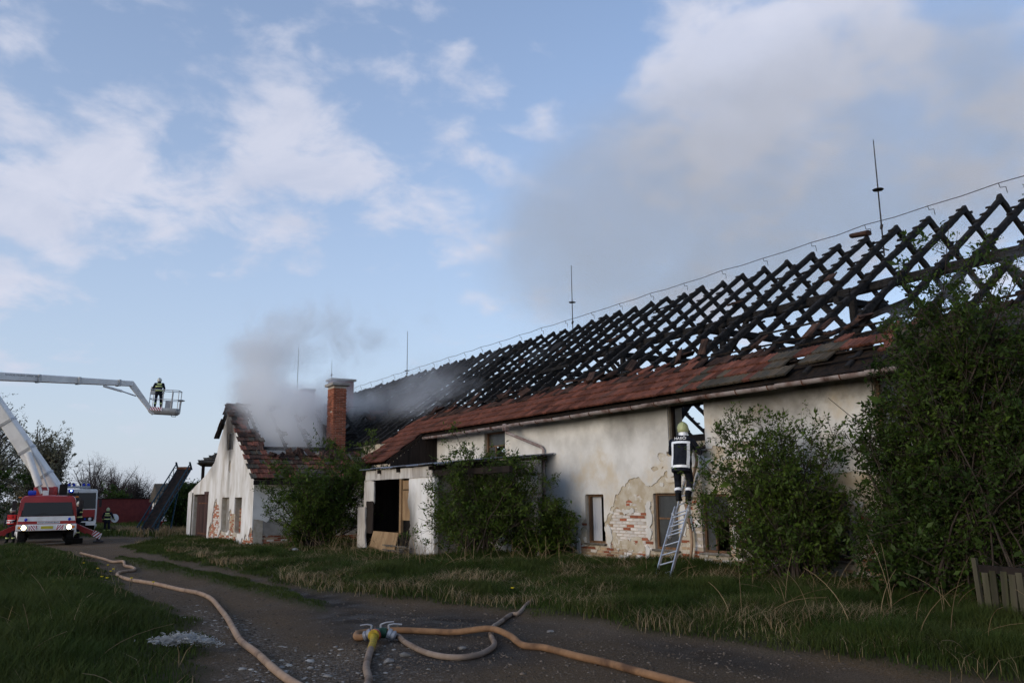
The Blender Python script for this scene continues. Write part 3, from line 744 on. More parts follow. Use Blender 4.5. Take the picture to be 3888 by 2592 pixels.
# boarded verge of the low roof part
m = MB(); 
for i in range(13):
    xx = 12.25+i*.145; top = 4.2+(xx-13.7)*SN/CS-.06
    m.box((xx, 28.36, (2.55+top)/2), (.138, .03, top-2.55))
m.build('verge_boards', M['wood_dark'], farm)
one('verge_rafter', M['char_brown'], farm, 'beam', main_pt(-2.0, 28.39, .0), main_pt(.1, 28.39, 0), .05, .14, (-SN, 0, CS))

# --- gutter
m = MB(); GXc, GZc = 13.52, 4.0
prof = [(math.cos(a)*.075, -abs(math.sin(a))*.085) for a in np.linspace(0, math.pi, 9)]; prof += [(x*.90, z*.90+.002) for x, z in prof[::-1]]
segs = list(np.arange(28.4, 2.5, -2.1))+[2.5]
for a, b in zip(segs[:-1], segs[1:]):
    dz = random.uniform(-.012, .012); dz2 = random.uniform(-.012, .012)
    n = len(prof); m.add([(GXc+u, a, GZc+v+dz) for u, v in prof]+[(GXc+u, b-.01, GZc+v+dz2) for u, v in prof], [(i, (i+1) % n, n+(i+1) % n, n+i) for i in range(n)])
gut = m.build('gutter', M['gutter'], farm, smooth=35)
for y in np.arange(3, 28.3, .88):
    one('gutter_bracket', M['rust'], gut, 'tube', [(GXc+math.cos(a)*.084, y, GZc-abs(math.sin(a))*.096) for a in np.linspace(0, math.pi, 8)], .012, 5)
m = MB(); m.box((GXc, 22.4, 3.93), (.16, .20, .22), bev=.02); m.tube([(GXc, 22.4, 3.85), (GXc+.03, 22.38, 3.76), (13.98, 21.1, 3.26), (13.99, 21.0, 3.18), (13.99, 20.99, 2.0), (13.99, 20.98, .3)], .045, 8)
m.build('downpipe', M['gutter'], farm, smooth=40)

# --- charred frame
def char_beam_mesh(L, w, h, seed, stubs=True, taper=0.0, nseg=None):
    r_ = np.random.default_rng(seed); n = nseg or max(6, int(L/.16)); m = MB(); rings = []
    sm = lambda a: np.convolve(np.pad(a, 2, mode='edge'), np.ones(5)/5, 'valid')*.75+a*.25
    wv, hv, oxv, ozv = sm(r_.uniform(-.22, .12, n+1)), sm(r_.uniform(-.24, .12, n+1)), sm(r_.normal(0, .010, n+1)), sm(r_.normal(0, .012, n+1))
    for i in range(n+1):
        x = L*i/n; ww = w/2*(1+wv[i])*(1-taper*i/n); hh = h/2*(1+hv[i])*(1-taper*i/n)
        ox, oz = oxv[i], ozv[i]
        rings.append([Vector((x, s1*ww*.98+ox, s2*hh+oz)) if abs(s1) < 1 or True else 0 for s1, s2 in ((-1, -.7), (-.7, -1), (.7, -1), (1, -.7), (1, .7), (.7, 1), (-.7, 1), (-1, .7))])
    m.loft(rings)
    if stubs:
        k = .3
        while k < L-.1:
            if r_.random() < .85:
                a = -r_.uniform(.0, .05) if r_.random() < .8 else -r_.uniform(.04, .14)
                b = r_.uniform(.0, .05) if r_.random() < .85 else r_.uniform(.04, .14)
                m.box((k+r_.uniform(-.03, .03), (a+b)/2, h/2+.012), (.05+r_.uniform(0, .03), w*.9+b-a, .04), Euler((r_.normal(0, .1), r_.normal(0, .1), r_.normal(0, .12))).to_matrix())
            k += .365
    return m.mesh('rafter')
def frame(p0, p1, up=(0, 0, 1)):
    p0, p1 = Vector(p0), Vector(p1); d = (p1-p0); L = d.length; d.normalize(); side = d.cross(Vector(up)).normalized(); u = side.cross(d)
    return Matrix.Translation(p0) @ Matrix((d, -side, u)).transposed().to_4x4(), L
RL = math.hypot(RIDGE_X-13.6, RIDGE_Z-4.12)
RAFT = [char_beam_mesh(RL, .125, .165, 100+i) for i in range(9)]
for me in RAFT: me.materials.append(M['char'])
y = 4.6; k = 0; RY = []
while y < 57.5:
    RY.append(y); y += .905+random.uniform(-.04, .04)
for y in RY:
    for side in (0, 1):
        dy = random.gauss(0, .045); sag = random.uniform(-.07, .02)
        foot = Vector((13.6 if side == 0 else 26.4, y+dy, 4.12)); top = Vector((RIDGE_X+(.05 if side == 0 else -.05), y+random.uniform(-.02, .02), RIDGE_Z+sag))
        mw, L = frame(foot, top)
        o = bpy.data.objects.new('rafter', random.choice(RAFT)); COL.objects.link(o)
        o.matrix_basis = mw @ Matrix.Diagonal((L/RL, random.uniform(.78, 1.15), random.uniform(.80, 1.12), 1)); adopt(o, farm)
def cbeam(name, p0, p1, w, h, seed, parent=None, mat='char', stubs=False):
    mw, L = frame(p0, p1, (0, 0, 1) if abs((Vector(p1)-Vector(p0)).normalized().z) < .95 else (1, 0, 0)); me = char_beam_mesh(L, w, h, seed, stubs); me.materials.append(M[mat])
    o = bpy.data.objects.new(name, me); COL.objects.link(o); o.matrix_basis = mw; adopt(o, parent or farm); return o
for X in (17.35, 22.65):
    for a, b in ((3.5, 12.4), (12.4, 21.2), (21.2, 30.1), (30.1, 39), (39, 48), (48, 57.5)): cbeam('purlin', (X, a, 6.58), (X, b, 6.60), .20, .24, int(a*X))
for i, y in enumerate((7.9, 12.4, 16.7, 21.2, 25.6, 30.1, 34.5, 39, 43.5, 48, 52.5)):
    for X in (17.35, 22.65):
        cbeam('post', (X, y, 2.7), (X, y, 6.48), .18, .18, 300+i)
        for s_ in (-1, 1): cbeam('brace', (X, y+s_*.05, 5.55), (X, y+s_*.95, 6.5), .12, .13, 330+i)
    cbeam('collar_beam', (16.9, y+.14, 6.38), (23.1, y+.14, 6.40), .15, .20, 400+i)
    if i % 2 == 0: cbeam('strut', (14.6, y-.1, 2.9), (17.2, y-.1, 5.6), .14, .15, 450+i)
cbeam('fallen_beam', (18.2, 10.2, 6.5), (22.4, 13.4, 7.0), .14, .16, 501); cbeam('fallen_beam', (15.2, 13.5, 4.8), (17.4, 11.0, 6.1), .12, .12, 502)
cbeam('fallen_beam', (22.6, 9.0, 6.3), (22.5, 15.8, 5.6), .18, .2, 503); cbeam('fallen_beam', (15.5, 18.4, 4.9), (19.5, 21.5, 5.2), .14, .16, 504)
# remains of the battens across the rafters, denser towards the far end
m = MB()
for i in range(420):
    y = random.choice(RY[:-1]); far = (y-18)/24
    side = random.random() < .62; s = random.uniform(1.3, 7.4)
    if random.random() > .03+.40*min(max(far, 0), 1): continue
    L = random.choice((.9, .9, 1.8, .5)); p = main_pt(s, y, .1); q = main_pt(s, y+L, .1+random.uniform(-.03, .03))
    if not side: p.x = 40-p.x; q.x = 40-q.x
    one('batten', M['char'], farm, 'beam', p, q, .05, .04)
for i in range(16):                                   # charred boards still lying on the rafters at the far end
    y = random.uniform(25, 50); s = random.uniform(1.6, 6.2); L = random.uniform(.4, 1.6); w = random.uniform(.2, .8)
    p = main_pt(s, y, .14); mw = slope_matrix(p, UPV, (0, -1, 0), .10)
    n = 9; ring = [(math.cos(t)*L*.5*random.uniform(.6, 1.1), math.sin(t)*w*.5*random.uniform(.6, 1.1)) for t in np.linspace(0, 6.28, n, endpoint=False)]
    one('charred_board', M['char'], farm, 'prism', ring, 0, .03, lambda u, v, t: mw @ Vector((u, v, t)))
# chimneys far behind in the smoke
for (px, py, w, d, Y, hgt, lab) in ((1168, 1478, .95, .7, 55.5, 3.0, ''), (1295, 1441, 1.55, .9, 47.5, 2.6, '')):
    p = ony(px/1.65306, py/1.65306, Y); m = MB(); z0 = p.z-hgt
    m.box((p.x, Y, (z0+p.z-.12)/2), (w*.82, d, p.z-.12-z0))
    for k in range(int((p.z-.2-z0)/.085)):
        m.box((p.x, Y, z0+k*.085), (w*.82+.012+random.uniform(0, .012), d+.012+random.uniform(0, .012), .066))
    ch = m.build('chimney', M['brick_far'], farm)
    m = MB(); m.box((p.x, Y, p.z-.06), (w, d+.2, .12), bev=.02); m.build('chimney_cap', M['grey_render'], ch)

# --- lightning rods and the ridge conductor
def rod(p, h, disc, lab, r=.022):
    o = thing('lightning_rod', lab, 'lightning rod', p, group='lightning rods on the ridge')
    m = MB(); m.tube([(0, 0, -.75), (0, 0, h*.45), (0, 0, h)], [r, r*.8, r*.55], 7); m.build('pole', M['iron_dark'], o, local=True)
    m = MB(); m.tube([(-.22, 0, -.55), (.22, 0, -.55)], .02, 6); m.build('cross_bar', M['iron_dark'], o, local=True); m = MB(); m.tube([(-.02, 0, .02), (.02, 0, .14)], .04, 6); m.build('clamp', M['iron_dark'], o, local=True)
    if disc: m = MB(); m.lathe([(.02, -.03), (.14, -.02), (.15, .0), (.05, .02), (.02, .05)], (0, 0, disc), n=14); m.build('disc', M['iron_dark'], o, local=True)
    return o
rod((20, 13.2, 8.84), 2.6, 1.15, 'tall dark lightning rod with a disc, nearest on the burnt ridge, far right')
rod((20, 27.65, 8.84), 2.55, .95, 'lightning rod with a disc in the middle of the burnt ridge')
rod((20, 44.3, 8.86), 2.6, .25, 'thin lightning rod with a low disc at the smoky left end of the long ridge')
def wire(name, pts, r, lab, mat='iron_dark'):
    m = MB(); m.tube(pts, r, 5); o = m.build(name, M[mat]); return tag(o, lab, 'wire')
pts = []; holders = MB()
ys = [2.5]+[y_ for i, y_ in enumerate(RY) if i % 2 == 0 and y_ > 3]
for i, y in enumerate(ys):
    pts.append((20.0, y, 9.10+random.uniform(-.02, .02)))
    if i+1 < len(ys): pts.append((20.0, (y+ys[i+1])/2, 9.07))
    if y < 52: holders.tube([(20.0, y, 9.10), (20.0, y-.03, 8.98), (20.0, y-.16, 8.96), (20.0, y-.18, 8.8)], .010, 4)
cond = thing('ridge_conductor', 'lightning conductor wire running above the burnt ridge on crooked brackets', 'wire', (20, 20, 9))
m = MB(); m.tube(pts, .011, 5); m.build('wire', M['iron_dark'], cond); holders.build('bracket', M['iron_dark'], cond)
one('ridge_tile', M['tile_burnt'], farm, 'tube', [(20.0, 13.6, 8.86), (20.0, 14.15, 8.92)], [.13, .11], 10, flat=.6)

# ------------------------------------------------------------------ gabled wing
GX0 = 8.79
wing = thing('gabled_house', 'white gabled wing with slit windows, smoking burnt roof and brick chimney', 'building', (GX0, 38, 0))
gfn = lambda y, z, t: (GX0+t, y, z)
PROF_Y = [34.05, 34.63, 38.84, 40.79, 41.0, 41.5, 43.3, 45.46, 46.2, 47.35]; PROF_Z = [2.84, 3.22, 5.93, 4.25, 3.9, 3.5, 2.95, 2.52, 2.35, 2.14]
GW = [(38.12, 39.44, .38, 1.87), (35.87, 37.10, .40, 1.86), (37.91, 39.06, 3.98, 4.73), (42.35, 45.9, -.6, 2.05)]
def gable_f(u, v, grow=0.0):
    f = np.minimum(np.minimum(np.interp(u, PROF_Y, PROF_Z)-v, u-34.06), 47.34-u)
    for h in GW: f = np.minimum(f, sd_box(u, v, (h[0]-grow, h[1]+grow, h[2]-grow, h[3]+grow)))
    return f
def gable_white(u, v):
    f = gable_f(u, v, .015)
    e = np.full(u.shape, 9.)
    for (cu, cv, ru, rv) in ((40.6, .75, .75, 1.05), (37.6, .75, .55, .62), (39.0, .0, 2.2, .32), (35.2, -.1, 1.2, .28), (41.6, .1, .5, .5), (37.0, .2, .8, .3), (38.3, 3.25, .18, .14), (34.2, .3, .3, .5)):
        e = np.minimum(e, sd_ell(u, v, cu, cv, ru, rv)*1.3+wobble(u, v, 2.4, 71, .42)+wobble(u, v, 7, 72, .12))
    return np.minimum(f, e)
link('gable_wall', skin(lambda u, v: gable_f(u, v), 34.0, 47.4, -.55, 6.0, .10, .05, .42, gfn), M['mortar'], wing)
link('plaster', skin(gable_white, 34.0, 47.4, -.45, 6.0, .065, .0, .045, gfn), M['plaster_gable'], wing)
spots = []
gy, gzv = [], []
for row in range(int(2.6/.078)):
    for k in range(int(13.3/.29)): gy.append(34.2+k*.29+(.145 if row % 2 else 0)); gzv.append(-.35+row*.078)
gy = np.array(gy); gzv = np.array(gzv); ok = (gable_white(gy, gzv) < .06) & (gable_f(gy, gzv, .1) > .08)
nz = vnoise(np.stack([gy, gzv], 1), 1.2, 73, 3)
for y, z, q in zip(gy[ok], gzv[ok], nz[ok]):
    q += random.uniform(-.2, .2); spots.append((Vector((GX0+.10, y, z)), False, 'brick_lime' if q > .60 else ('brick_red' if q > .36 else 'brick_clay'), 1/y))
# slit windows: one rendered over, one half bricked
m = MB(); m.box((GX0+.26, 38.78, 1.12), (.1, 1.30, 1.47)); m.build('slit_infill', M['grey_render'], wing)
for row in range(13):
    for k in range(4): spots.append((Vector((GX0+.28, 36.02+k*.29+(.1 if row % 2 else 0), .45+row*.078)), False, random.choice(('brick_red', 'brick_red', 'brick_clay')), 1/36))
lay_bricks(spots, wing, Matrix.Rotation(R(90), 3, 'Z'), 220)
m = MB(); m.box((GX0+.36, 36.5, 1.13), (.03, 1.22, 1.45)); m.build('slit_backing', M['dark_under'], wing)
m = MB(); m.box((GX0+.38, 38.5, 4.35), (.03, 1.14, .74)); m.build('loft_shade_sheet', M['char'], wing)  # dark sheet across the opening in place of the loft's inner shade
m = MB(); m.box((GX0+.10, 37.97, 4.35), (.10, .10, .74)); m.box((GX0+.10, 39.0, 4.35), (.10, .10, .74)); m.build('loft_frame', M['char_brown'], wing)
# door: boarded leaf, stained
m = MB(); m.box((GX0+.20, 44.1, .8), (.03, 3.5, 2.5)); dr = m.build('door', M['dark_under'], wing)
for i in range(9):
    y0 = 42.45+i*.35; o = one('plank', M['wood_door'], dr, 'box', (GX0+.15+random.uniform(-.004, .004), y0+.165, .72), (.035, .335, 2.62+random.uniform(-.03, .03)), bev=.006)
for z in (.15, 1.62): one('hinge_strap', M['rust'], dr, 'box', (GX0+.125, 43.8, z), (.014, 2.6, .06))
m = MB(); m.box((GX0+.11, 42.36, .85), (.2, .14, 2.45)); m.box((GX0+.09, 42.8, 2.1), (.2, 1.0, .16)); m.build('door_frame', M['wood_door'], dr)
m = MB(); m.box((GX0+.0, 46.1, .9), (.07, .20, 2.5), bev=.01); m.build('rail_post', M['wood_grey'], dr)
# side wall towards the camera
sfn = lambda x, z, t: (x, 34.05+t, z)
m = MB(); holed_wall(m, GX0+.43, 14.1, -.5, 2.84, [], .05, .42, sfn); m.build('side_wall', M['mortar'], wing)
def side_white(u, v): return np.minimum(v-.95-wobble(u, v, 1.6, 81, .32)-wobble(u, v, 6, 82, .08), 2.83-v)
def side_grey(u, v): return np.minimum(v-.34-wobble(u, v, 1.7, 83, .25), 1.35-v)
link('plaster', skin(side_white, GX0, 14.05, -.45, 2.83, .07, .0, .05, sfn), M['plaster'], wing)
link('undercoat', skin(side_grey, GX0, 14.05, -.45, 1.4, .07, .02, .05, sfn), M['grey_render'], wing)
spots = []
for row in range(10):
    for k in range(17):
        x = GX0+.16+k*.29+(.145 if row % 2 else 0); z = -.30+row*.078
        if side_grey(np.array([x]), np.array([z]))[0] < .03: spots.append((Vector((x, 34.145, z)), False, random.choice(('brick_red', 'brick_red', 'brick_lime', 'brick_clay')), 1/x))
lay_bricks(spots, wing, Matrix.Identity(3), 80)
m = MB(); m.box((12.0, 47.2, .9), (6.1, .3, 2.4)); m.box((13.9, 40.6, 1.2), (.3, 12.7, 3.2)); m.build('rear_wall', M['undercoat'], wing)

# --- wing roof
WE_Y, WE_Z, WR_Y, WR_Z = 33.6, 2.53, 38.84, 5.97
WP = math.atan2(WR_Z-WE_Z, WR_Y-WE_Y); WC, WS = math.cos(WP), math.sin(WP); WL = math.hypot(WR_Z-WE_Z, WR_Y-WE_Y)
def wpt(s, x, off=0.0): return Vector((x, WE_Y+s*WC-off*WS, WE_Z+s*WS+off*WC))
def wpt2(s, x, off=0.0):                              # far slope of the wing
    return Vector((x, 2*WR_Y-(WE_Y+s*WC-off*WS), WE_Z+s*WS+off*WC))
spots = []
for row in range(17):
    s = row*.365; lim = np.interp(s, [0, 1.5, 1.7, 2.2, 2.9, 4.0, 5.0, 6.3], [30, 30, 9.75, 9.66, 9.55, 9.5, 9.35, 9.65])
    x = 8.66+(.11 if row % 2 else 0)
    while x < 14.6:
        if s < 1.5 and x > 13.3-s*.35+.3: break
        if x < lim+random.uniform(-.18, .12) or (s < 1.9 and random.random() < .3):
            if not (s > 2.2 and random.random() < .12):
                mt = 'tile_burnt' if random.random() < (.18 if s < 1.5 else .6) else ('tile_mossy' if random.random() < .3 else 'tile_red')
                spots.append((slope_matrix(wpt(s, x, .06), (0, WC, WS), (1, 0, 0), .014 if s < 1.5 else .05), mt, True))
        x += .228
for k in range(50):
    spots.append((slope_matrix(wpt(random.uniform(1.4, 1.9) if k < 34 else random.uniform(2, 6), random.uniform(9.6, 13) if k < 34 else random.choice((10.6, 11.62, 12.7, 15.3))+random.uniform(-.1, .1), .13), (0, WC, WS), (1, 0, 0), .35), 'tile_burnt', False))
for row in range(8):                                   # remains at the valley by the main roof
    for k in range(7):
        if random.random() < .6: spots.append((slope_matrix(wpt(3.4+row*.365, 15.6+k*.228-row*.02+.2*math.sin(row), .06), (0, WC, WS), (1, 0, 0), .06), 'tile_burnt', False))
lay_tiles(spots, wing, 220)
m = MB()
m.add([tuple(wpt(0.02, 8.66, .02)), tuple(wpt(WL, 8.66, .02)), tuple(wpt(WL, 9.3, .02)), tuple(wpt(0.02, 9.3, .02))], [(0, 1, 2, 3)])
m.add([tuple(wpt(0.02, 9.3, .02)), tuple(wpt(1.5, 9.3, .02)), tuple(wpt(1.5, 13.9, .02)), tuple(wpt(.02, 13.9, .02))], [(0, 1, 2, 3)])
o = m.build('roof_boards', M['char_brown'], wing); o.modifiers.new('thick', 'SOLIDIFY').thickness = .03
one('eaves_board', M['wood_dark'], wing, 'beam', wpt(-.02, 8.66, -.10), wpt(-.02, 13.9, -.10), .05, .18)
m = MB(); 
m.beam(wpt2(3.85, 8.74, -.02), wpt2(WL, 8.74, -.02), .16, .05, (0, WS, WC)); m.build('verge_board', M['char'], wing)
sp2 = []
for row in range(7):
    for j in range(4):
        if random.random() < .85: sp2.append((slope_matrix(wpt2(3.75+row*.365, 8.72+j*.228, .03), (0, -WC, WS), (-1, 0, 0), .03), 'tile_burnt', False))
lay_tiles(sp2, wing, 40)
WRAF = [char_beam_mesh(WL, .12, .14, 600+i) for i in range(3)]
for me in WRAF: me.materials.append(M['char'])
for i, x in enumerate((9.55, 10.56, 11.62, 12.72, 14.2, 15.3)):
    for far in (0, 1):
        f = wpt if far == 0 else wpt2
        s0 = 0.1 if far == 0 else 1.2
        mw, L = frame(f(s0, x, -.07), f(WL, x, -.07)); o = bpy.data.objects.new('rafter', WRAF[i % 3]); COL.objects.link(o); o.matrix_basis = mw @ Matrix.Diagonal((L/WL, 1, 1, 1)); adopt(o, wing)
    z = 4.95; s = (z-WE_Z)/WS; cbeam('collar_beam', wpt(s, x+.1, -.1), wpt2(s, x+.1, -.1), .10, .13, 640+i, wing)
cbeam('purlin', (9.0, 36.0, 3.92), (15.6, 36.0, 3.94), .16, .18, 660, wing); cbeam('purlin', (9.0, 41.7, 3.92), (15.6, 41.7, 3.94), .16, .18, 661, wing)
cbeam('tie_beam', (12.4, 34.3, 3.0), (15.4, 34.6, 3.05), .2, .2, 662, wing)
for (xa, xb) in ((8.62, 9.02), (9.04, 9.40), (9.42, 9.72), (10.4, 10.85), (10.88, 11.1), (11.35, 11.85)):
    one('ridge_tile', M['tile_burnt'], wing, 'tube', [(xa, WR_Y, WR_Z+.06+random.uniform(-.02, .03)), (xb, WR_Y, WR_Z+.05+random.uniform(-.03, .03))], [.13, .115], 10, flat=.65)
rod((11.85, 38.84, 6.1), 2.85, 0, 'thin lightning rod rising out of the white smoke above the gabled wing', .016)
rod((16.54, 47.5, 8.95), .95, 0, 'short thin rod on the wide chimney behind the brick chimney', .014)
wire('wing_conductor', [(9.72, 37.0, 4.9), (9.62, 37.8, 5.4), (9.6, 38.6, 5.95), (9.8, 38.84, 6.2), (10.6, 38.84, 6.22), (11.8, 38.84, 6.18), (13.2, 38.84, 6.1), (14.6, 38.84, 6.2), (16.4, 38.84, 6.3)], .009, 'slack conductor wire over the burnt ridge of the gabled wing')

# --- brick chimney
cx0, cx1, cy0, cy1, ctop, cbot = 12.63, 13.24, 35.9, 36.72, 6.80, 3.0
m = MB(); m.box(((cx0+cx1)/2, (cy0+cy1)/2, (ctop+cbot)/2), (cx1-cx0-.03, cy1-cy0-.03, ctop-cbot)); chim = m.build('chimney', M['mortar'], wing)
CB = []
for k in range(4):
    r_ = np.random.default_rng(700+k)
    m = MB(); m.box((0, 0, 0), (.285, .10, .066), bev=.006); me = m.mesh('brick'); me.materials.append(M['brick_red'])
    for v in me.vertices: v.co = v.co+Vector(r_.uniform(-.004, .004, 3))
    CB.append(me)
n = 0
for row in range(int((ctop-cbot-.05)/.0785)):
    z = cbot+.04+row*.0785
    for face in (0, 1):
        w = (cx1-cx0) if face == 0 else (cy1-cy0); x = -(.15 if row % 2 else 0.0)
        while x < w-.02:
            a, b = max(x, 0), min(x+.288, w); x += .30
            if b-a < .05: continue
            if face == 1 and random.random() < .025: continue
            j = random.uniform(-.006, .008)+(random.uniform(-.012, .012) if random.random() < .2 else 0); o = bpy.data.objects.new('brick', random.choice(CB)); COL.objects.link(o)
            c = (a+b)/2
            if face == 0: mt_ = Matrix.Translation((cx0+c, cy0+.045-j, z))
            else: mt_ = Matrix.Translation((cx0+.045-j, cy0+c, z)) @ Matrix.Rotation(R(90), 4, 'Z')
            o.matrix_basis = mt_ @ Matrix.Diagonal(((b-a-.006)/.285, 1, 1, 1)); adopt(o, chim); n += 1
m = MB(); m.box(((cx0+cx1)/2, (cy0+cy1)/2, ctop+.07), (cx1-cx0+.24, cy1-cy0+.24, .13), bev=.03); m.build('chimney_cap', M['grey_render'], chim)

# ------------------------------------------------------------------ lean-to annex with corrugated roof
AX = 11.25
shed = thing('lean_to', 'derelict white lean-to with corrugated roof and torn open doorway', 'shed', (AX, 24, 0))
def corrugated(name, parent, y0, y1, x0, z0, x1, z1, mat):
    n = int((y1-y0)/.0381); V, F = [], []
    for i in range(n+1):
        y = y0+(y1-y0)*i/n; dz = .018*math.sin(i*math.pi/2)
        V += [(x0, y, z0+dz), (x1, y, z1+dz)]
    for i in range(n): F.append((2*i, 2*i+1, 2*i+3, 2*i+2))
    me = bpy.data.meshes.new(name); me.from_pydata(V, [], F); me.polygons.foreach_set('use_smooth', np.ones(len(F), bool)); o = link(name, me, mat, parent); return o
for i in range(8): corrugated('roof_sheet', shed, 28.45-(i+1)*1.0, 28.45-i*1.0+.03, AX-.22-random.uniform(0, .03), 2.77+(i % 2)*.02, 14.05, 3.02+(i % 2)*.02, M['zinc'])
for y in (28.3, 26.9, 25.3, 22.9, 20.8): one('roof_joist', M['wood_dark'], shed, 'beam', (AX-.15, y, 2.66), (13.95, y, 2.90), .08, .12)
for i in range(12): one('fascia_board', M['board_white'], shed, 'box', (AX-.02, 28.3-i*.45-.22, 2.565+random.uniform(-.006, .006)), (.03, .44, .33), bev=.003)
one('beam', M['wood_dark'], shed, 'box', (AX+.06, 20.7, 2.50), (.10, 4.4, .16))
afn = lambda y, z, t: (AX+t, y, z)
def panel(y0, y1, z0, z1, seed, mat, name, t0=.0, t1=.05, amp=.1, step=.06, extra=None, parent=shed):
    def f(u, v):
        d = -sd_box(u, v, (y0, y1, z0, z1))*1.0
        d = np.minimum(d, .5)
        d = d+np.minimum(wobble(u, v, 3.0, seed, amp)+wobble(u, v, 9, seed+1, amp*.4)-amp*.35, 0.02)
        if extra is not None: d = np.minimum(d, extra(u, v))
        return d
    return link(name, skin(f, y0-.1, y1+.1, z0-.1, z1+.1, step, t0, t1, afn), mat, parent)
# wall pieces left to right as the photo shows them
panel(23.0, 24.75, -.4, 2.42, 90, M['plaster_gable'], 'wall_panel', amp=.03, extra=lambda u, v: (24.62-u)+wobble(u, v, 2.5, 94, .30)-.06*(v < .6))
panel(27.55, 28.5, 1.35, 2.42, 91, M['board_white'], 'torn_panel', amp=.06, extra=lambda u, v: (v-1.55)+(u-27.9)*.25+wobble(u, v, 5, 96, .16))
panel(28.1, 28.95, -.3, 1.5, 92, M['board_white'], 'torn_panel', t0=-.05, t1=.0, amp=.05, extra=lambda u, v: (u-28.15)-(v-.3)*.12+wobble(u, v, 4, 97, .15))
panel(27.55, 28.2, .55, 1.7, 93, M['wood_dark'], 'burnt_panel', t0=-.02, t1=.02, amp=.05)
m = MB(); m.box((AX+.08, 22.93, 1.05), (.14, .16, 2.9), bev=.012); m.build('corner_post', M['paint_white'], shed)
m = MB(); m.box((AX+.07, 25.38, 1.1), (.10, .14, 2.7), bev=.008); m.build('door_post', M['wood_ply'], shed)
m = MB(); m.box((AX+.10, 24.98, 1.55), (.04, .70, .95)); m.box((AX+.10, 24.98, 2.2), (.03, .70, .28)); m.build('transom_panel', M['wood_ply'], shed)
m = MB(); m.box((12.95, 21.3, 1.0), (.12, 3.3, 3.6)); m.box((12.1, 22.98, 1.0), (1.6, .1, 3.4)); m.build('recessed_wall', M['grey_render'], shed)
for (y, w) in ((22.5, .7), (21.7, .8), (20.85, .8), (20.05, .76)): one('board', M['plaster'], shed, 'box', (12.87+random.uniform(-.01, .01), y, 1.0), (.03, w, 2.7), bev=.004)
m = MB(); m.box((12.9, 28.66, 1.1), (2.9, .1, 3.0)); m.build('end_wall', M['wood_dark'], shed)
m = MB(); m.box((12.6, 26.0, 1.1), (.08, 5.0, 3.3)); m.box((11.9, 26.0, 2.6), (1.3, 5.0, .04)); m.build('shade_partition', M['char'], shed)  # black colour puts the doorway's interior shade on this partition and ceiling sheet
# loose things by the doorway
o = link('plywood_board', skin(lambda u, v: -sd_box(u, v, (24.9, 26.95, -.2, .66))+np.minimum((u-24.95)*.5+wobble(u, v, 4, 98, .25), .3), 24.7, 27.0, -.25, .72, .05, 0, .02, lambda y, z, t: (AX-.42+t+z*.28, y, z)), M['wood_ply'])
tag(o, 'brown plywood board leaning across the foot of the lean-to doorway', 'board')
m = MB(); 
for k in range(7): m.beam((AX-.3+random.uniform(-.2, .2), 24.3+random.uniform(-.3, .5), .05+k*.04), (AX-.4+random.uniform(-.2, .2), 25.1+random.uniform(-.3, .5), .02+k*.05), .07, .03)
tag(m.build('broken_laths', M['wood_grey']), 'small heap of broken laths beside the plywood board', 'scrap wood', kind=None)

# ------------------------------------------------------------------ far tiled shed behind the wing
fs = thing('tiled_shed', 'low shed with brown hipped tile roof behind the gabled wing', 'shed', (13, 57, -.4))
m = MB(); m.box((15.6, 55.5, 1.5), (4.4, 2.6, 4.3)); m.build('wall', M['wood_dark'], fs)
for x_ in (10.5, 13.0): one('post', M['wood_dark'], fs, 'box', (x_, 52.5, 1.6), (.16, .16, 4.5))
m = MB(); e = 3.9; hz = 6.1
A = [(10.0, 52.0, e), (18.4, 52.0, e), (18.4, 57, e), (11.35, 57.2, e), (12.9, 54.8, hz-.75), (16.2, 54.8, hz-.75)]
m.add(A, [(0, 1, 4), (1, 2, 5, 4), (2, 3, 5), (3, 0, 4, 5), (0, 3, 2, 1)]); m.build('roof', M['tile_mossy'], fs)
sp = []
for row in range(9):
    for k in range(26):
        s = row*.36; x = 10.25+row*.365+k*.228
        if x > 15.2 or row > 6: break
        sp.append((slope_matrix((x, 52.0+s*.9*.9, e+s*.44+.03), (0, .9, .44), (1, 0, 0), .01), 'tile_mossy', False))
lay_tiles(sp, fs, 0)

# ------------------------------------------------------------------ shrubs and trees
def np_tubes(P, Rad, k=4):
    """tubes for polylines P (n,K,3) with radii (n,K)"""
    n, K, _ = P.shape; T = np.gradient(P, axis=1); T /= np.linalg.norm(T, axis=2, keepdims=True)+1e-9
    ref = np.tile(np.array([.31, .52, .79]), (n, K, 1)); U = np.cross(T, ref); U /= np.linalg.norm(U, axis=2, keepdims=True)+1e-9; W = np.cross(T, U)
    a = np.arange(k)*2*np.pi/k
    V = P[:, :, None, :]+Rad[:, :, None, None]*(U[:, :, None, :]*np.cos(a)[None, None, :, None]+W[:, :, None, :]*np.sin(a)[None, None, :, None])
    base = np.arange(n*K*k).reshape(n, K, k); nx_ = np.roll(base, -1, axis=2)
    F = np.stack([base[:, :-1], nx_[:, :-1], nx_[:, 1:], base[:, 1:]], -1).reshape(-1, 4)
    return V.reshape(-1, 3), F
def unit(v): return v/(np.linalg.norm(v, axis=-1, keepdims=True)+1e-9)
def leaves(C, size, r, fold=.25, wid=.42, droop=.0):
    n = len(C); d = unit(r.normal(size=(n, 3))+np.array([0, 0, .15-droop])); up = unit(r.normal(size=(n, 3))+np.array([0, 0, .7])); s = unit(np.cross(d, up)); nn = np.cross(s, d)
    L = size*np.exp(r.normal(-.08, .38, (n, 1))); mid = C+d*L*.45
    V = np.stack([C, mid+s*L*wid*.5+nn*L*fold*.3, C+d*L, mid-s*L*wid*.5+nn*L*fold*.3], 1)
    return V.reshape(-1, 3), np.arange(4*n).reshape(n, 4)
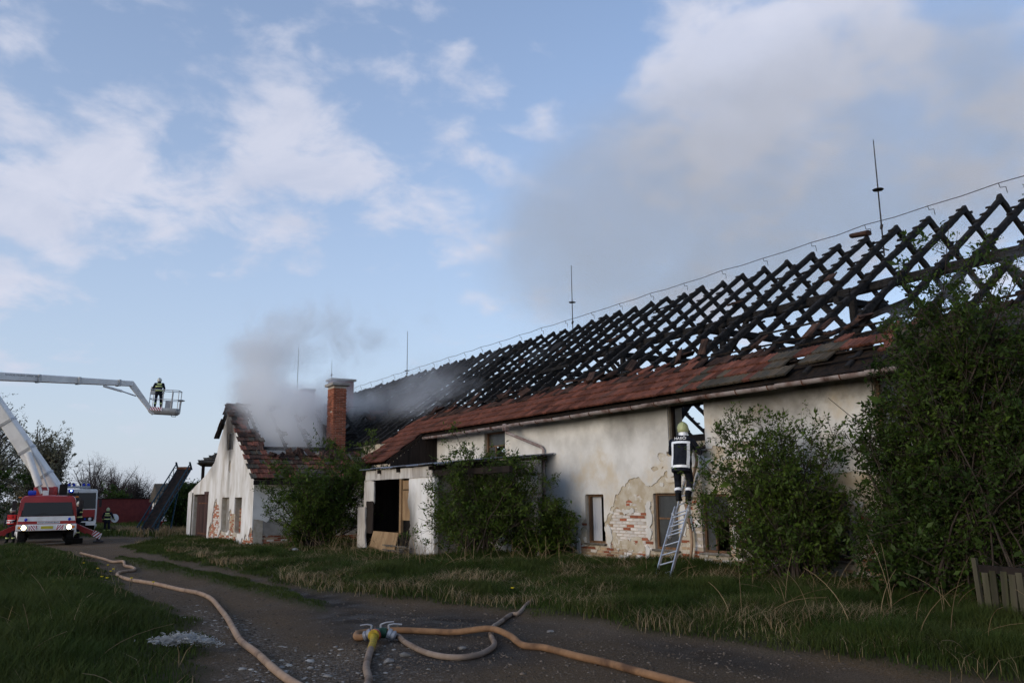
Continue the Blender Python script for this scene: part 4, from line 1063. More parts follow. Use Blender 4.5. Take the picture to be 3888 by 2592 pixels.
def grow(parents, rad, n, t0, t1, length, r, spread=.8, up=.35, K=5, rfac=.55, wig=.12, tpow=1.0):
    """side shoots from random places on parent polylines"""
    N, PK, _ = parents.shape; i = r.integers(0, N, n); t = t0+(t1-t0)*r.random(n)**tpow; f = t*(PK-1); a = np.minimum(f.astype(int), PK-2); w = (f-a)[:, None]
    p = parents[i, a]*(1-w)+parents[i, a+1]*w; tan = unit(parents[i, a+1]-parents[i, a]); d = unit(tan*(1-spread)+unit(r.normal(size=(n, 3)))*spread+np.array([0, 0, up]))
    L = length*r.uniform(.45, 1.25, (n, 1))*(1.15-.5*t[:, None]); ts = np.linspace(0, 1, K)
    bend = unit(r.normal(size=(n, 3)))*wig
    P = p[:, None, :]+d[:, None, :]*(L*ts[None])[:, :, None]+bend[:, None, :]*(L*(ts**2)[None])[:, :, None]
    pr = (rad[i, a]*(1-w[:, 0])+rad[i, a+1]*w[:, 0])*rfac
    return P, pr[:, None]*np.linspace(1, .25, K)[None]
def shrub(name, label, cat, base, blobs, stems, n1, n2, nleaf, lsize, mat, seed, stem_r=.03, group=None, l1=.9, l2=.4, bark='bark', tpow=.8, wid=.42, along=(.15, 1.05), stem_from=.25, basespread=.25, up1=.3):
    r = np.random.default_rng(seed); base = np.array(base, float)
    tot = np.array([b[6] if len(b) > 6 else b[3]*b[4]*b[5] for b in blobs]); pick = r.choice(len(blobs), stems, p=tot/tot.sum())
    B = np.array([b[:6] for b in blobs], float)[pick]
    e = unit(r.normal(size=(stems, 3)))*r.random((stems, 1))**.45; E_ = B[:, :3]+e*B[:, 3:6]
    K = 8; ts = np.linspace(0, 1, K)[None, :, None]; st = base+r.normal(size=(stems, 3))*np.array([basespread, basespread, 0])
    mid = st+(E_-st)*np.array([.25, .25, .55])+r.normal(size=(stems, 3))*.12
    P0 = st[:, None]*(1-ts)**2+2*mid[:, None]*ts*(1-ts)+E_[:, None]*ts**2+r.normal(size=(stems, K, 3))*.02
    R0 = stem_r*r.uniform(.6, 1.2, (stems, 1))*np.linspace(1, .22, K)[None]
    P1, R1 = grow(P0, R0, n1, stem_from, 1.0, l1, r, .75, up1, 6); P2, R2 = grow(P1, R1, n2, .15, 1.0, l2, r, .8, .25, 4, wig=.2)
    R1 = np.maximum(R1, .004); R2 = np.maximum(R2, .003)
    Vs, Fs = [], []; off = 0
    for P, Rr, k in ((P0, R0, 5), (P1, R1, 4), (P2, R2, 3)):
        V, F = np_tubes(P, Rr, k); Vs.append(V); Fs.append(F+off); off += len(V)
    t = thing(name, label, cat, tuple(base), group=group)
    link('branches', np_mesh('branches', np.concatenate(Vs), np.concatenate(Fs), True), M[bark], t)
    if nleaf:
        i = r.integers(0, len(P2), nleaf); tt = along[0]+(along[1]-along[0])*r.random(nleaf)**tpow; f = np.clip(tt, 0, .999)*3; a = f.astype(int); w = (f-a)[:, None]
        C = P2[i, a]*(1-w)+P2[i, a+1]*w+r.normal(size=(nleaf, 3))*lsize*.35
        V, F = leaves(C, lsize, r, wid=wid); me = np_mesh('foliage', V, F); tw = r.random(len(P2))
        set_attr(me, 'rnd', np.repeat(np.clip(tw[i]*.6+r.random(nleaf)*.4, 0, 1), 4)); link('foliage', me, M[mat], t)
    return t
gzf = lambda x, y: float(ground_z(np.array([x]), np.array([y]))[0])
shrub('shrub', 'wide fresh green shrub in front of the gabled wing, below the brick chimney', 'shrub', (10.0, 30.0, gzf(10, 30)),
      [(9.7, 30.1, 2.0, 1.9, 1.5, 1.4), (10.9, 29.9, 2.9, 1.4, 1.3, 1.2), (9.0, 30.3, 1.3, 1.3, 1.3, 1.1), (11.6, 29.6, 1.9, 1.0, 1.2, 1.3), (10.5, 30.2, 4.0, .9, .8, .6), (11.7, 29.7, 3.6, .7, .7, .6), (9.3, 30.2, 3.0, .8, .8, .7), (12.1, 29.4, 1.3, .8, .9, 1.1), (12.2, 29.5, 2.8, .7, .8, .8)], 70, 640, 4000, 46000, .085, 'leaf_fresh', 11, group='shrubs along the farm building')
shrub('shrub', 'tall open shrub with bare lower stems in front of the lean-to corner', 'shrub', (11.7, 20.7, gzf(11.7, 20.7)),
      [(11.7, 21.0, 2.3, 1.2, 1.1, 1.1), (12.2, 19.9, 2.8, .9, 1.0, .8), (11.3, 22.0, 1.5, .7, 1.0, 1.1), (12.4, 19.4, 1.6, .6, .9, .9), (11.5, 21.6, 3.5, .6, .7, .6), (11.1, 22.6, .8, .6, .7, .7), (12.6, 18.9, 2.5, .6, .8, .6)], 58, 520, 3000, 29000, .075, 'leaf_fresh', 12, group='shrubs along the farm building', stem_r=.022)
shrub('shrub', 'low dense dark green shrub against the wall left of the curtained window', 'shrub', (13.2, 20.0, gzf(13.2, 20.0)),
      [(13.1, 19.9, .8, .7, 1.0, .9), (13.15, 19.2, 1.2, .55, .7, .6), (13.0, 20.7, 1.3, .6, .8, 1.0)], 56, 520, 2800, 26000, .085, 'leaf_fresh', 13, group='shrubs along the farm building', stem_r=.018, l1=.6, l2=.3)
shrub('shrub', 'large spreading shrub in front of the wall right of the ladder', 'shrub', (12.95, 11.0, gzf(12.95, 11)),
      [(12.9, 11.6, 1.9, 1.0, 1.45, 1.2), (12.9, 12.5, 1.9, .7, .9, .9), (13.0, 10.6, 2.5, .8, 1.0, .9), (12.9, 11.8, 3.1, .5, .8, .6), (12.8, 12.3, .9, .7, .9, .6), (13.0, 10.3, 1.2, .7, .9, .8)], 64, 620, 3900, 42000, .066, 'leaf_fresh', 14, group='shrubs along the farm building', stem_r=.024)
shrub('shrub', 'huge dark shrub filling the right edge, taller than the eaves', 'shrub', (13.0, 8.3, gzf(13.0, 8.3)),
      [(12.9, 9.0, 1.9, 1.0, 1.3, 1.5), (13.0, 7.6, 2.4, 1.0, 1.5, 1.6), (12.9, 8.2, 3.5, 1.1, 1.5, 1.0), (12.7, 6.8, 3.9, 1.1, 1.2, 1.1), (12.8, 9.6, 3.0, .8, .8, .8), (12.6, 7.0, 4.9, .9, 1.0, .8), (12.5, 6.9, 5.7, .6, .7, .5), (12.6, 8.0, 4.4, .8, .9, .6), (13.2, 8.2, .9, .8, 1.6, .8), (13.2, 6.4, 2.2, .7, 1.2, 1.6), (12.7, 5.5, 2.6, .9, 1.1, 2.0), (12.6, 5.5, 4.4, .9, 1.0, 1.2)], 128, 1500, 9400, 132000, .07, 'leaf_dark', 15, group='shrubs along the farm building', stem_r=.028, stem_from=.08)
shrub('shrub', 'slender leafy branches reaching up into the sky at the right edge above the tiles', 'shrub', (12.7, 6.9, gzf(12.7, 6.9)),
      [(12.2, 7.1, 4.7, .6, .8, .6), (12.2, 6.4, 5.2, .5, .7, .6), (12.1, 7.6, 3.8, .6, .8, .6)], 16, 120, 700, 7000, .062, 'leaf_fresh', 16, group='shrubs along the farm building', stem_r=.018)

# left background
shrub('tree', 'large half bare tree with white blossom behind the crane truck, far left', 'tree', (-2.5, 66, gzf(-2.5, 66)),
      [(-3.0, 66, 6.0, 5.0, 3, 4.0), (-.8, 66, 5.6, 3.4, 3, 3.6), (-2.4, 66, 8.8, 3.0, 2.5, 2.2), (1.6, 65, 4.2, 2.4, 2.5, 3.0), (-2, 66, 2.4, 6, 3, 2.2)], 90, 1300, 9000, 70000, .11, 'leaf_dull', 21, stem_r=.12, l1=1.9, l2=.9, bark='bark_far', wid=.55)
shrub('tree', 'rounded leafy tree with grey green foliage right of the crane boom', 'tree', (3.2, 72, gzf(3.2, 72)),
      [(2.8, 72, 4.8, 2.2, 2, 2.6), (4.0, 72, 5.4, 1.8, 1.8, 1.8), (2.2, 72, 6.8, 2.0, 1.8, 1.6), (1.5, 72, 4, 2, 2, 3)], 46, 640, 4400, 40000, .115, 'leaf_dull', 22, stem_r=.09, l1=1.5, l2=.7, bark='bark_far', wid=.55)
shrub('hedge', 'dark overgrown hedge behind the crane truck at the left edge', 'hedge', (-4, 58, gzf(-4, 58)),
      [(-6, 58, 2.2, 5, 2, 2.6), (-1.5, 58.5, 2.4, 3.2, 2, 2.3), (1.0, 60, 2.0, 2.4, 1.5, 2.0)], 80, 800, 4600, 60000, .13, 'leaf_dark', 23, stem_r=.04, l1=1.0, l2=.5, bark='bark_far', wid=.6)
for k, (px, top, dist, sp, lab) in enumerate(((203, 1062, 112, 3.6, 'bare winter tree behind the white fire engine'), (262, 1072, 118, 4.6, 'wide bare tree above the red brick wall, left half of the pair'), (308, 1095, 116, 3.6, 'smaller bare tree at the right end of the red brick wall'), (365, 1128, 125, 2.4, 'low bare tree beside the conveyor'))):
    p = at(px, 1150, dist); q = at(px, top, dist); h = q.z+.6
    shrub('bare_tree', lab, 'tree', (p.x, p.y, -.6), [(p.x, p.y, h*.62, sp*.75, sp*.6, h*.34), (p.x, p.y, h*.8, sp*.5, sp*.5, h*.2)], 34, 520, 3400, 0, .1, 'leaf_dull', 31+k, stem_r=.12, l1=2.0, l2=1.1, bark='bark_far', group='bare trees in the distance')
p = at(268, 1140, 104); shrub('dark_bush', 'dark evergreen bush in front of the bare trees behind the brick wall', 'bush', (p.x, p.y, -.6), [(p.x, p.y, 1.8, 1.6, 1.4, 2.0)], 30, 260, 1500, 11000, .2, 'leaf_dark', 41, stem_r=.05, bark='bark_far', wid=.6)
p = at(412, 1130, 70); shrub('tree', 'fresh green tree between the conveyor and the gabled wing', 'tree', (p.x, p.y, -.6), [(p.x, p.y, 1.8, 1.3, 1.5, 1.8), (p.x+1.2, p.y, 2.8, 1.2, 1.3, 1.4), (p.x+1.4, p.y, 1.2, 1.2, 1.2, 1.2)], 36, 420, 2400, 24000, .15, 'leaf_dark', 42, stem_r=.06, l1=1.0, l2=.5, bark='bark_far', wid=.5)

# ------------------------------------------------------------------ grass
def blades(x, y, h, w, r, lean=.45, bend=.5):
    n = len(x); z = ground_z(x, y)-.015; a = r.uniform(0, 6.283, n); d = np.stack([np.cos(a), np.sin(a)], 1); s = np.stack([-d[:, 1], d[:, 0]], 1)
    l = r.uniform(.05, lean, n)*h; l2 = l+r.uniform(.1, bend, n)*h
    b = np.stack([x, y, z], 1); W = (w*r.uniform(.6, 1.3, n))[:, None]
    S = np.concatenate([s, np.zeros((n, 1))], 1)*W*.5; D = np.concatenate([d, np.zeros((n, 1))], 1); Z = np.array([0, 0, 1.])
    m1 = b+D*(l*.5)[:, None]+Z*(h*.55)[:, None]; tip = b+D*l2[:, None]+Z*(h*r.uniform(.8, 1.0, n))[:, None]
    V = np.stack([b-S, b+S, m1+S*.75, m1-S*.75, tip], 1).reshape(-1, 3); i = np.arange(n)[:, None]*5
    T = np.concatenate([i+np.array([[0, 1, 2]]), i+np.array([[0, 2, 3]]), i+np.array([[3, 2, 4]])], 0)
    return V, T
def grass_obj(name, label, x, y, h, w, mat, seed, cat='grass', **k):
    r = np.random.default_rng(seed); V, T = blades(x, y, h, w, r, **k); me = np_mesh(name, V, T)
    set_attr(me, 'rnd', np.repeat(np.clip(vnoise(np.stack([x, y], 1), 1.5, seed, 3)*.7+r.random(len(x))*.45-.08, 0, 1), 5)); o = link(name, me, M[mat]); return tag(o, label, cat, kind='stuff')
def keep(x, y): 
    a, b, c, d = masks(x, y); return 1-a
def inside_building(x, y): return ((x > 14.0) & (y < 60)) | ((x > 11.15) & (y > 22.9) & (y < 28.7)) | ((x > 8.75) & (y > 34) & (y < 47.5))
def lush(x, y): return np.clip((keep(x, y)-.35)*2, 0, 1)*(~inside_building(x, y))*np.clip(15/np.hypot(x, y), .18, 1)
def hmap(x, y, s, seed): return np.clip(vnoise(np.stack([x, y], 1), s, seed, 3)*1.7-.25, .15, 1.5)
# right verge between track and walls
x, y = sample(420000, 4.5, 14, 3, 48, lush); h = (.10+.24*hmap(x, y, .8, 201))*np.clip((x-np.interp(y, RE_Y, RE_X)+.25)/1.2, .25, 1.1)
grass_obj('verge_grass', 'dark green grass on the verge between the track and the buildings', x, y, h*(.75+.5*vnoise(np.stack([x, y], 1), 2.2, 209, 2)), .011*np.clip(np.hypot(x, y)/14, 1, 2.4), 'grass', 202)
# left meadow
x, y = sample(520000, -14, 3.2, 6, 60, lush); h = (.14+.30*hmap(x, y, .6, 203))*np.clip((np.interp(y, LE_Y, LE_X)-x+.2)/1.4, .2, 1.15)
grass_obj('meadow_grass', 'thick dark green grass on the left side of the track', x, y, h, .012*np.clip(np.hypot(x, y)/14, 1, 2.6), 'grass', 204)
x, y = sample(30000, 3, 5.6, 12.5, 34, lambda x, y: masks(x, y)[1]*.8); grass_obj('median_grass', 'short yellowish grass strip in the middle of the track', x, y, .04+.05*hmap(x, y, 2, 205), .009*np.clip(y/14, 1, 2.2), 'grass', 206)
x, y = sample(60000, -30, 16, 46, 95, lambda x, y: np.clip(keep(x, y)*.6, 0, 1)*(~inside_building(x, y))); grass_obj('far_grass', 'rough grass around the vehicles in the distance', x, y, .25+.3*hmap(x, y, .4, 207), np.full(len(x), .05), 'grass', 208)
# dry stalks
def dry(x, y): return np.clip(vnoise(np.stack([x, y], 1), .7, 211, 3)*3.4-1.15, 0, 1)*keep(x, y)*(~inside_building(x, y))
x, y = sample(90000, 5.5, 14, 4, 46, lambda x, y: dry(x, y)*.95*np.clip(14/np.hypot(x, y), .3, 1)); grass_obj('dry_grass', 'tufts of pale dead grass on the verge below the wall', x, y, .08+.26*hmap(x, y, .9, 212), .008*np.clip(np.hypot(x, y)/14, 1, 2.2), 'straw', 213, lean=1.1, bend=1.2)
x, y = sample(26000, -12, 3, 7, 50, lambda x, y: dry(x, y)*.22); grass_obj('dry_meadow_stalks', 'scattered dead stalks in the left meadow', x, y, .15+.3*hmap(x, y, .9, 214), np.full(len(x), .010), 'straw', 215, lean=.8, bend=.8)
x, y = sample(16000, 7.5, 14, 46, 70, lambda x, y: dry(x, y)*.6*(~inside_building(x, y))); grass_obj('dry_far_grass', 'pale dead grass in front of the conveyor', x, y, .3+.4*hmap(x, y, .5, 216), np.full(len(x), .04), 'straw', 217, lean=.6)
# long dead stems, arching
def stems(name, label, n, region, hr, seed):
    r = np.random.default_rng(seed); x = r.uniform(region[0], region[1], n); y = r.uniform(region[2], region[3], n); z = ground_z(x, y)
    a = r.uniform(0, 6.283, n); L = r.uniform(*hr, n); ts = np.linspace(0, 1, 7); ln = r.uniform(.15, .95, n)
    P = np.stack([x[:, None]+np.cos(a)[:, None]*(L*ln)[:, None]*ts**1.7, y[:, None]+np.sin(a)[:, None]*(L*ln)[:, None]*ts**1.7, z[:, None]+(L*np.sqrt(1-.8*ln**2))[:, None]*(ts-.35*ln[:, None]*ts**2.5)], -1)
    V, F = np_tubes(P, np.linspace(.006, .003, 7)[None]*np.ones((n, 1)), 3); me = np_mesh(name, V, F); set_attr(me, 'rnd', np.repeat(r.random(n), 21)); return tag(link(name, me, M['straw']), label, 'grass', kind='stuff')
stems('dead_stems', 'long arching dead stems in the verge at the lower right', 44, (8.8, 12.4, 4.5, 9.5), (.5, 1.3), 221)
stems('dead_stems_lean_to', 'upright dead stems at the foot of the lean-to and shrubs', 190, (8.8, 11.2, 18, 33), (.5, 1.1), 222)
stems('dead_stems_wall', 'dead stems standing along the foot of the long wall', 150, (11.5, 13.6, 9, 21), (.35, .85), 223)
stems('dead_stems_left', 'few long stalks in the left meadow', 40, (-4, 1.5, 8, 16), (.4, 1.0), 224)
# dandelions
r = np.random.default_rng(5); pts = []
for (px, py) in ((222, 1330), (231, 1354), (243, 1357), (252, 1337), (258, 1332), (120, 1368), (96, 1330), (80, 1322), (60, 1330), (190, 1318), (350, 1358), (300, 1349), (246, 1317), (1945/1.65306, 2286/1.65306)): pts.append(onz(px, py-4))
for k, p in enumerate(pts):
    m = MB(); z = gzf(p.x, p.y); h = .16
    m.tube([(0, 0, 0), (.01, 0, h)], .004, 5); st_ = None
    t = thing('dandelion', 'yellow dandelion in the grass left of the track' if k < 13 else 'single yellow dandelion by the hose end in the verge', 'flower', (p.x, p.y, z), group='dandelions in the left grass' if k < 13 else None)
    m.build('stem', M['grass'], t, local=True)
    m = MB(); m.lathe([(.006, 0), (.026, .008), (.034, .016), (.026, .024), (.006, .026)], (.01, 0, h), n=10); m.build('bloom', M['dandelion'], t, local=True)
# picket fence at the right edge
fence = thing('picket_fence', 'weathered low picket fence at the lower right corner', 'fence', (12.7, 6.5, 0))
fp0, fp1 = onz(2262, 1440), onz(2365, 1456); fd = (fp1-fp0).normalized(); fz = gzf(fp0.x, fp0.y); flen = 1.9
for i in range(13):
    p = fp0+fd*(.10+i*.13+random.uniform(-.012, .012)); tilt = random.uniform(-.05, .05)
    one('picket', M['wood_fence'], fence, 'beam', (p.x, p.y, fz-.1), (p.x+fd.x*tilt*.6, p.y+fd.y*tilt*.6, fz+.66+random.uniform(-.03, .02)), .085, .022, (1, 0, 0))
one('post', M['wood_fence'], fence, 'beam', (fp0.x, fp0.y, fz-.1), (fp0.x-fd.x*.05, fp0.y-fd.y*.05, fz+.82), .06, .06, (1, 0, 0))
q = fp0+fd*flen; one('rail', M['wood_dark'], fence, 'beam', (fp0.x+.03, fp0.y, fz+.68), (q.x+.03, q.y, fz+.68), .05, .10)
one('rail', M['wood_dark'], fence, 'beam', (fp0.x+.05, fp0.y, fz+.15), (q.x+.05, q.y, fz+.15), .04, .08)

# ------------------------------------------------------------------ lettering
def text_mesh(s, size, depth=.004):
    cu = bpy.data.curves.new('txt', 'FONT'); cu.body = s; cu.size = size; cu.align_x = 'CENTER'; cu.align_y = 'CENTER'; cu.extrude = depth; cu.resolution_u = 2
    o = bpy.data.objects.new('txt', cu); COL.objects.link(o); dg = bpy.context.evaluated_depsgraph_get(); me = bpy.data.meshes.new_from_object(o.evaluated_get(dg))
    bpy.data.objects.remove(o); bpy.data.curves.remove(cu); return me
def letter(name, s, size, mat, parent, loc, xdir, up, local=True, squeeze=1.0, bold=False):
    me = text_mesh(s, size); x = Vector(xdir).normalized(); u = Vector(up); u = (u-x*u.dot(x)).normalized(); n = x.cross(u)
    me.materials.clear(); me.materials.append(M[mat]); o = bpy.data.objects.new(name, me); COL.objects.link(o)
    o.matrix_basis = Matrix.Translation(loc) @ Matrix((x*squeeze, u, n)).transposed().to_4x4()
    if local: o.parent = parent
    else: adopt(o, parent)
    return o
def stripes(mbw, mbr, p, xdir, up, w, h, n, lean=.6, t=.006):
    """red and white slanted warning stripes on a plate"""
    x = Vector(xdir).normalized(); u = Vector(up).normalized(); nn = x.cross(u); p = Vector(p)
    pt = lambda a, b, c: p+x*(a-w/2)+u*(b-h/2)+nn*c
    mbw.add([pt(a, b, c) for c in (0, t) for a, b in ((0, 0), (w, 0), (w, h), (0, h))], [(0, 3, 2, 1), (4, 5, 6, 7), (0, 1, 5, 4), (1, 2, 6, 5), (2, 3, 7, 6), (3, 0, 4, 7)])
    step = w/n
    for i in range(-2, n+2):
        a0 = i*step; poly = []
        for (b, off) in ((0, 0), (h, h*lean)): poly.append((a0+off, b))
        for (b, off) in ((h, h*lean), (0, 0)): poly.append((a0+step*.5+off, b))
        poly = [(min(max(a, 0), w), b) for a, b in poly]
        if max(a for a, b in poly)-min(a for a, b in poly) < .01: continue
        mbr.add([pt(a, b, t+.003) for a, b in poly], [(0, 1, 2, 3)])
def rounded(w, h, r, n=4):
    pts = []
    for cx, cy, a0 in ((w/2-r, h/2-r, 0), (-w/2+r, h/2-r, 90), (-w/2+r, -h/2+r, 180), (w/2-r, -h/2+r, 270)):
        for i in range(n+1): a = R(a0+90*i/n); pts.append((cx+r*math.cos(a), cy+r*math.sin(a)))
    return pts
def wheel(parent, x, y, z, r, w, side):
    m = MB(); m.lathe([(r*.55, -w/2), (r*.9, -w/2), (r, -w*.36), (r, w*.36), (r*.9, w/2), (r*.55, w/2)], (x, y, z), (1, 0, 0), 24)
    for k in range(24):
        a = k*math.pi/12; m.box((x, y+math.cos(a)*r, z+math.sin(a)*r), (w*.8, .05, .03), Matrix.Rotation(a-math.pi/2, 3, 'X'))
    t = m.build('wheel', M['rubber'], parent, local=True)
    m = MB(); m.lathe([(r*.54, 0), (r*.5, side*.05), (r*.2, side*.10), (r*.18, side*.16), (.02, side*.17)], (x+side*w*.38, y, z), (1, 0, 0), 18); m.build('rim', M['paint_white'], t, local=True)

# ------------------------------------------------------------------ aerial platform truck
tp = onz(103, 1253); tr_rz = math.atan2(-tp.x, tp.y)*.9
crane = thing('platform_truck', 'red and white aerial platform fire truck with headlights on, crane arm raised', 'fire truck', (tp.x, tp.y, gzf(tp.x, tp.y)), tr_rz)
L_ = dict(local=True)
# cab: lofted rings along the depth, front at y=0
def cab_ring(y, wb, wt, zb, zt, r=.16):
    pts = []; mid = zb+(zt-zb)*.45
    for (x, z) in ((-wb/2, zb), (-wb/2, mid), (-wt/2, zt-r), (-wt/2+r*.35, zt-r*.35), (-wt/2+r, zt), (0, zt+.02), (wt/2-r, zt), (wt/2-r*.35, zt-r*.35), (wt/2, zt-r), (wb/2, mid), (wb/2, zb)): pts.append(Vector((x, y, z)))
    return pts
m = MB(); m.loft([cab_ring(.10, 2.40, 2.18, .66, 1.96), cab_ring(.02+.10, 2.44, 2.26, .62, 2.02), cab_ring(.30, 2.46, 2.30, .60, 2.05), cab_ring(1.6, 2.46, 2.30, .60, 2.05), cab_ring(1.72, 2.42, 2.24, .62, 2.0)])
cab = m.build('cab', M['paint_red'], crane, smooth=40, **L_)
def front_panel(name, mat, x0b, x1b, x0t, x1t, z0, z1, y, dy=0.0, t=.03, parent=cab, r=0.0):
    m = MB(); m.prism([(x0b, z0), (x1b, z0), (x1t, z1), (x0t, z1)], y, y-t, lambda u, v, d: (u, d+dy*(v-z0), v)); return m.build(name, M[mat], parent, **L_)
front_panel('windscreen_seal', 'rubber', -1.10, 1.10, -1.0, 1.0, 1.21, 1.94, .105, .06, .02)
front_panel('windscreen', 'glass_cab', -1.06, 1.06, -.965, .965, 1.24, 1.905, .08, .06, .012)
front_panel('white_band', 'paint_white', -1.19, 1.19, -1.15, 1.15, 1.01, 1.20, .09, 0, .04)
front_panel('red_stripe', 'paint_red', -1.20, 1.20, -1.195, 1.195, .89, 1.008, .09, 0, .035)
sg = front_panel('sign_plate', 'paint_white', -.40, .54, -.40, .54, .915, .995, .05, 0, .012)
letter('lettering', 'HASIČSKÝ ZÁCHRANNÝ SBOR ČR', .062, 'print_dark', sg, (.07, .034, .955), (1, 0, 0), (0, 0, 1), squeeze=.9)
bump = MB(); bump.box((0, -.06, .755), (2.50, .26, .26), bev=.035); bump = bump.build('bumper', M['paint_white'], crane, smooth=40, **L_)
for sx in (-.93, .93):
    m = MB(); m.lathe([(.125, 0), (.135, -.015), (.12, -.03)], (sx, -.185, .755), (0, 1, 0), 18); hb = m.build('headlight', M['iron_dark'], bump, **L_)
    m = MB(); m.lathe([(.100, -.02), (.09, -.045), (.04, -.06), (.004, -.064)], (sx, -.19, .755), (0, 1, 0), 18); m.build('lamp', M['headlamp'], hb, **L_)
    one('indicator', M['lens_orange'], bump, 'lathe', [(.06, 0), (.055, -.02), (.01, -.03)], (sx+(.19 if sx > 0 else -.19), -.185, .755), (0, 1, 0), 12, **L_)
for sx, flip in ((-.56, -1), (.56, 1)):
    a, b = MB(), MB(); stripes(a, b, (sx, -.192, .75), (1, 0, 0), (0, 0, 1), .32, .18, 3, lean=.9*flip); sp_ = a.build('warning_panel', M['reflect_white'], bump, **L_); b.build('red_stripe', M['print_red'], sp_, **L_)
one('number_plate', M['plate_yellow'], bump, 'box', (.02, -.20, .755), (.50, .012, .11), **L_)
for sx in (-.87, .93): one('blue_lamp', M['glass_blue'], cab, 'lathe', [(.065, .0), (.06, -.03), (.03, -.05), (.004, -.055)], (sx, .045, 1.075), (0, 1, 0), 14, **L_)
for sx, a in ((-.55, .5), (.45, .45)): one('wiper', M['iron_dark'], cab, 'beam', (sx, .03, 1.25), (sx+a, .05, 1.34), .012, .02, **L_)
m = MB(); m.box((.05, .30, 1.33), (.32, .2, .10)); m.build('dashboard_papers', M['paint_white'], cab, **L_)
for sx in (-1, 1):
    m = MB(); m.beam((sx*1.15, .12, 1.96), (sx*1.36, .04, 1.92), .03, .03); m.beam((sx*1.36, .04, 1.96), (sx*1.37, .04, 1.55), .03, .03); m.box((sx*1.38, .03, 1.66), (.20, .06, .38), bev=.02); m.build('mirror', M['iron_dark'], cab, **L_)
    one('marker_lamp', M['lens_orange'], cab, 'box', (sx*1.18, .14, 1.99), (.14, .08, .06), bev=.02, **L_)
m = MB(); m.box((-.72, .5, 2.17), (.34, .26, .20), bev=.05); m.build('beacon', M['glass_blue'], cab, smooth=40, **L_)
m = MB(); m.box((.92, .5, 2.24), (.24, .24, .16), bev=.05); bc = m.build('beacon', M['glass_blue'], cab, smooth=40, **L_)
one('beacon_bulb', M['beacon_lit'], bc, 'lathe', [(.02, 0), (.045, .03), (.02, .06)], (.92, .375, 2.22), n=10, **L_)
m = MB(); m.lathe([(.20, 0), (.22, .04), (.20, .08), (.05, .10)], (.94, .7, 2.06), n=16); m.build('roof_hatch', M['rubber'], cab, **L_)
# chassis, wheels, body
m = MB(); m.box((0, 4.6, .72), (.9, 8.6, .3)); m.box((0, .9, .45), (1.4, .9, .35)); m.box((0, 1.2, .40), (1.9, .14, .14)); m.build('chassis', M['dark_under'], crane, **L_)
for sx in (-1, 1):
    for y in (1.0, 5.2, 6.5): wheel(crane, sx*1.0, y, .50, .50, .36, sx)
m = MB(); m.box((0, 5.2, 1.15), (2.46, 6.2, .5), bev=.04); m.build('deck', M['paint_red'], crane, **L_)
m = MB(); m.lathe([(.75, 0), (.8, .1), (.8, .35), (.6, .4)], (0, 3.6, 1.4), n=24); m.box((-.25, 3.4, 2.1), (.9, 1.0, .7), bev=.06); m.box((.25, 3.3, 2.2), (.26, .8, .55), bev=.1); tt = m.build('turntable', M['paint_red'], crane, smooth=40, **L_)
m = MB(); m.box((-.15, 2.8, 2.14), (.26, .3, .30), bev=.02); m.build('control_box', M['paint_white'], tt, **L_)
m = MB(); m.box((.62, 3.0, 2.25), (.36, .4, .62), bev=.05); m.build('hose_drum', M['dark_under'], tt, **L_)
for sx in (-1, 1):
    m = MB(); m.beam((sx*.7, 2.2, 1.0), (sx*2.35, 2.0, .30), .16, .19); ol = m.build('outrigger', M['paint_red'], crane, **L_)
    a, b = MB(), MB(); d = Vector((sx*1.65, -.2, -.75)).normalized()
    stripes(a, b, (sx*2.25-(-sx)*.0, 1.82, .345), (sx*d.x*sx, 0, sx*d.z*sx) if sx > 0 else (-d.x, 0, -d.z), (-d.z*sx if sx > 0 else d.z*sx, 0, abs(d.x)), .42, .26, 3); q = a.build('warning_panel', M['reflect_white'], ol, **L_); b.build('red_stripe', M['print_red'], q, **L_)
    one('foot_plate', M['iron_dark'], ol, 'lathe', [(.25, 0), (.25, .06), (.1, .1), (.08, .25)], (sx*2.35, 2.0, 0.0), n=14, **L_)
    m = MB(); m.beam((sx*.7, 7.2, 1.0), (sx*2.0, 7.2, .30), .16, .19); m.build('outrigger', M['paint_red'], crane, **L_)
for ch in list(crane.children):                         # the cab is as tall as the photo shows
    ch.scale = (1, 1.13, 1.13) if ch.name.startswith('wheel') else (1, 1, 1.13)
# booms (world coordinates put back into the truck's frame)
inv = (Matrix.Translation(crane.location) @ Matrix.Rotation(tr_rz, 4, 'Z')).inverted()
T_ = lambda px, py, d: inv @ at(px, py, d)
b0, b1 = T_(122, 1122, 49.4), T_(-52, 864, 49.6)
side = Vector((.82, -.57, 0))
def boom(name, p0, p1, w0, h0, w1, h1, up, mat='boom_white', parent=crane, bev=.03):
    p0, p1 = Vector(p0), Vector(p1); d = (p1-p0).normalized(); s = d.cross(Vector(up)).normalized(); u = s.cross(d); rings = []
    for p, w, h in ((p0, w0, h0), (p1, w1, h1)): rings.append([p+s*x*w/2+u*y*h/2 for x, y in ((-1, -.86), (-.86, -1), (.86, -1), (1, -.86), (1, .86), (.86, 1), (-.86, 1), (-1, .86))])
    m = MB(); m.loft(rings); return m.build(name, M[mat], parent, smooth=30, **L_)
UPB = Vector((.86, -.45, .45))
lb = boom('lower_boom', b0, b1, .62, .74, .46, .58, UPB)
d = (b1-b0).normalized(); 
for t_ in (.12, .35, .6): 
    c = b0.lerp(b1, t_); s = d.cross(UPB).normalized(); u = s.cross(d); boom('collar', c-d*.06, c+d*.06, .70-.2*t_, .80-.16*t_, .70-.2*t_, .80-.16*t_, UPB, 'steel_pale', lb)
boom('boom_foot', T_(131, 1138, 49.3), b0, .66, .5, .66, .74, UPB, 'boom_white', lb)
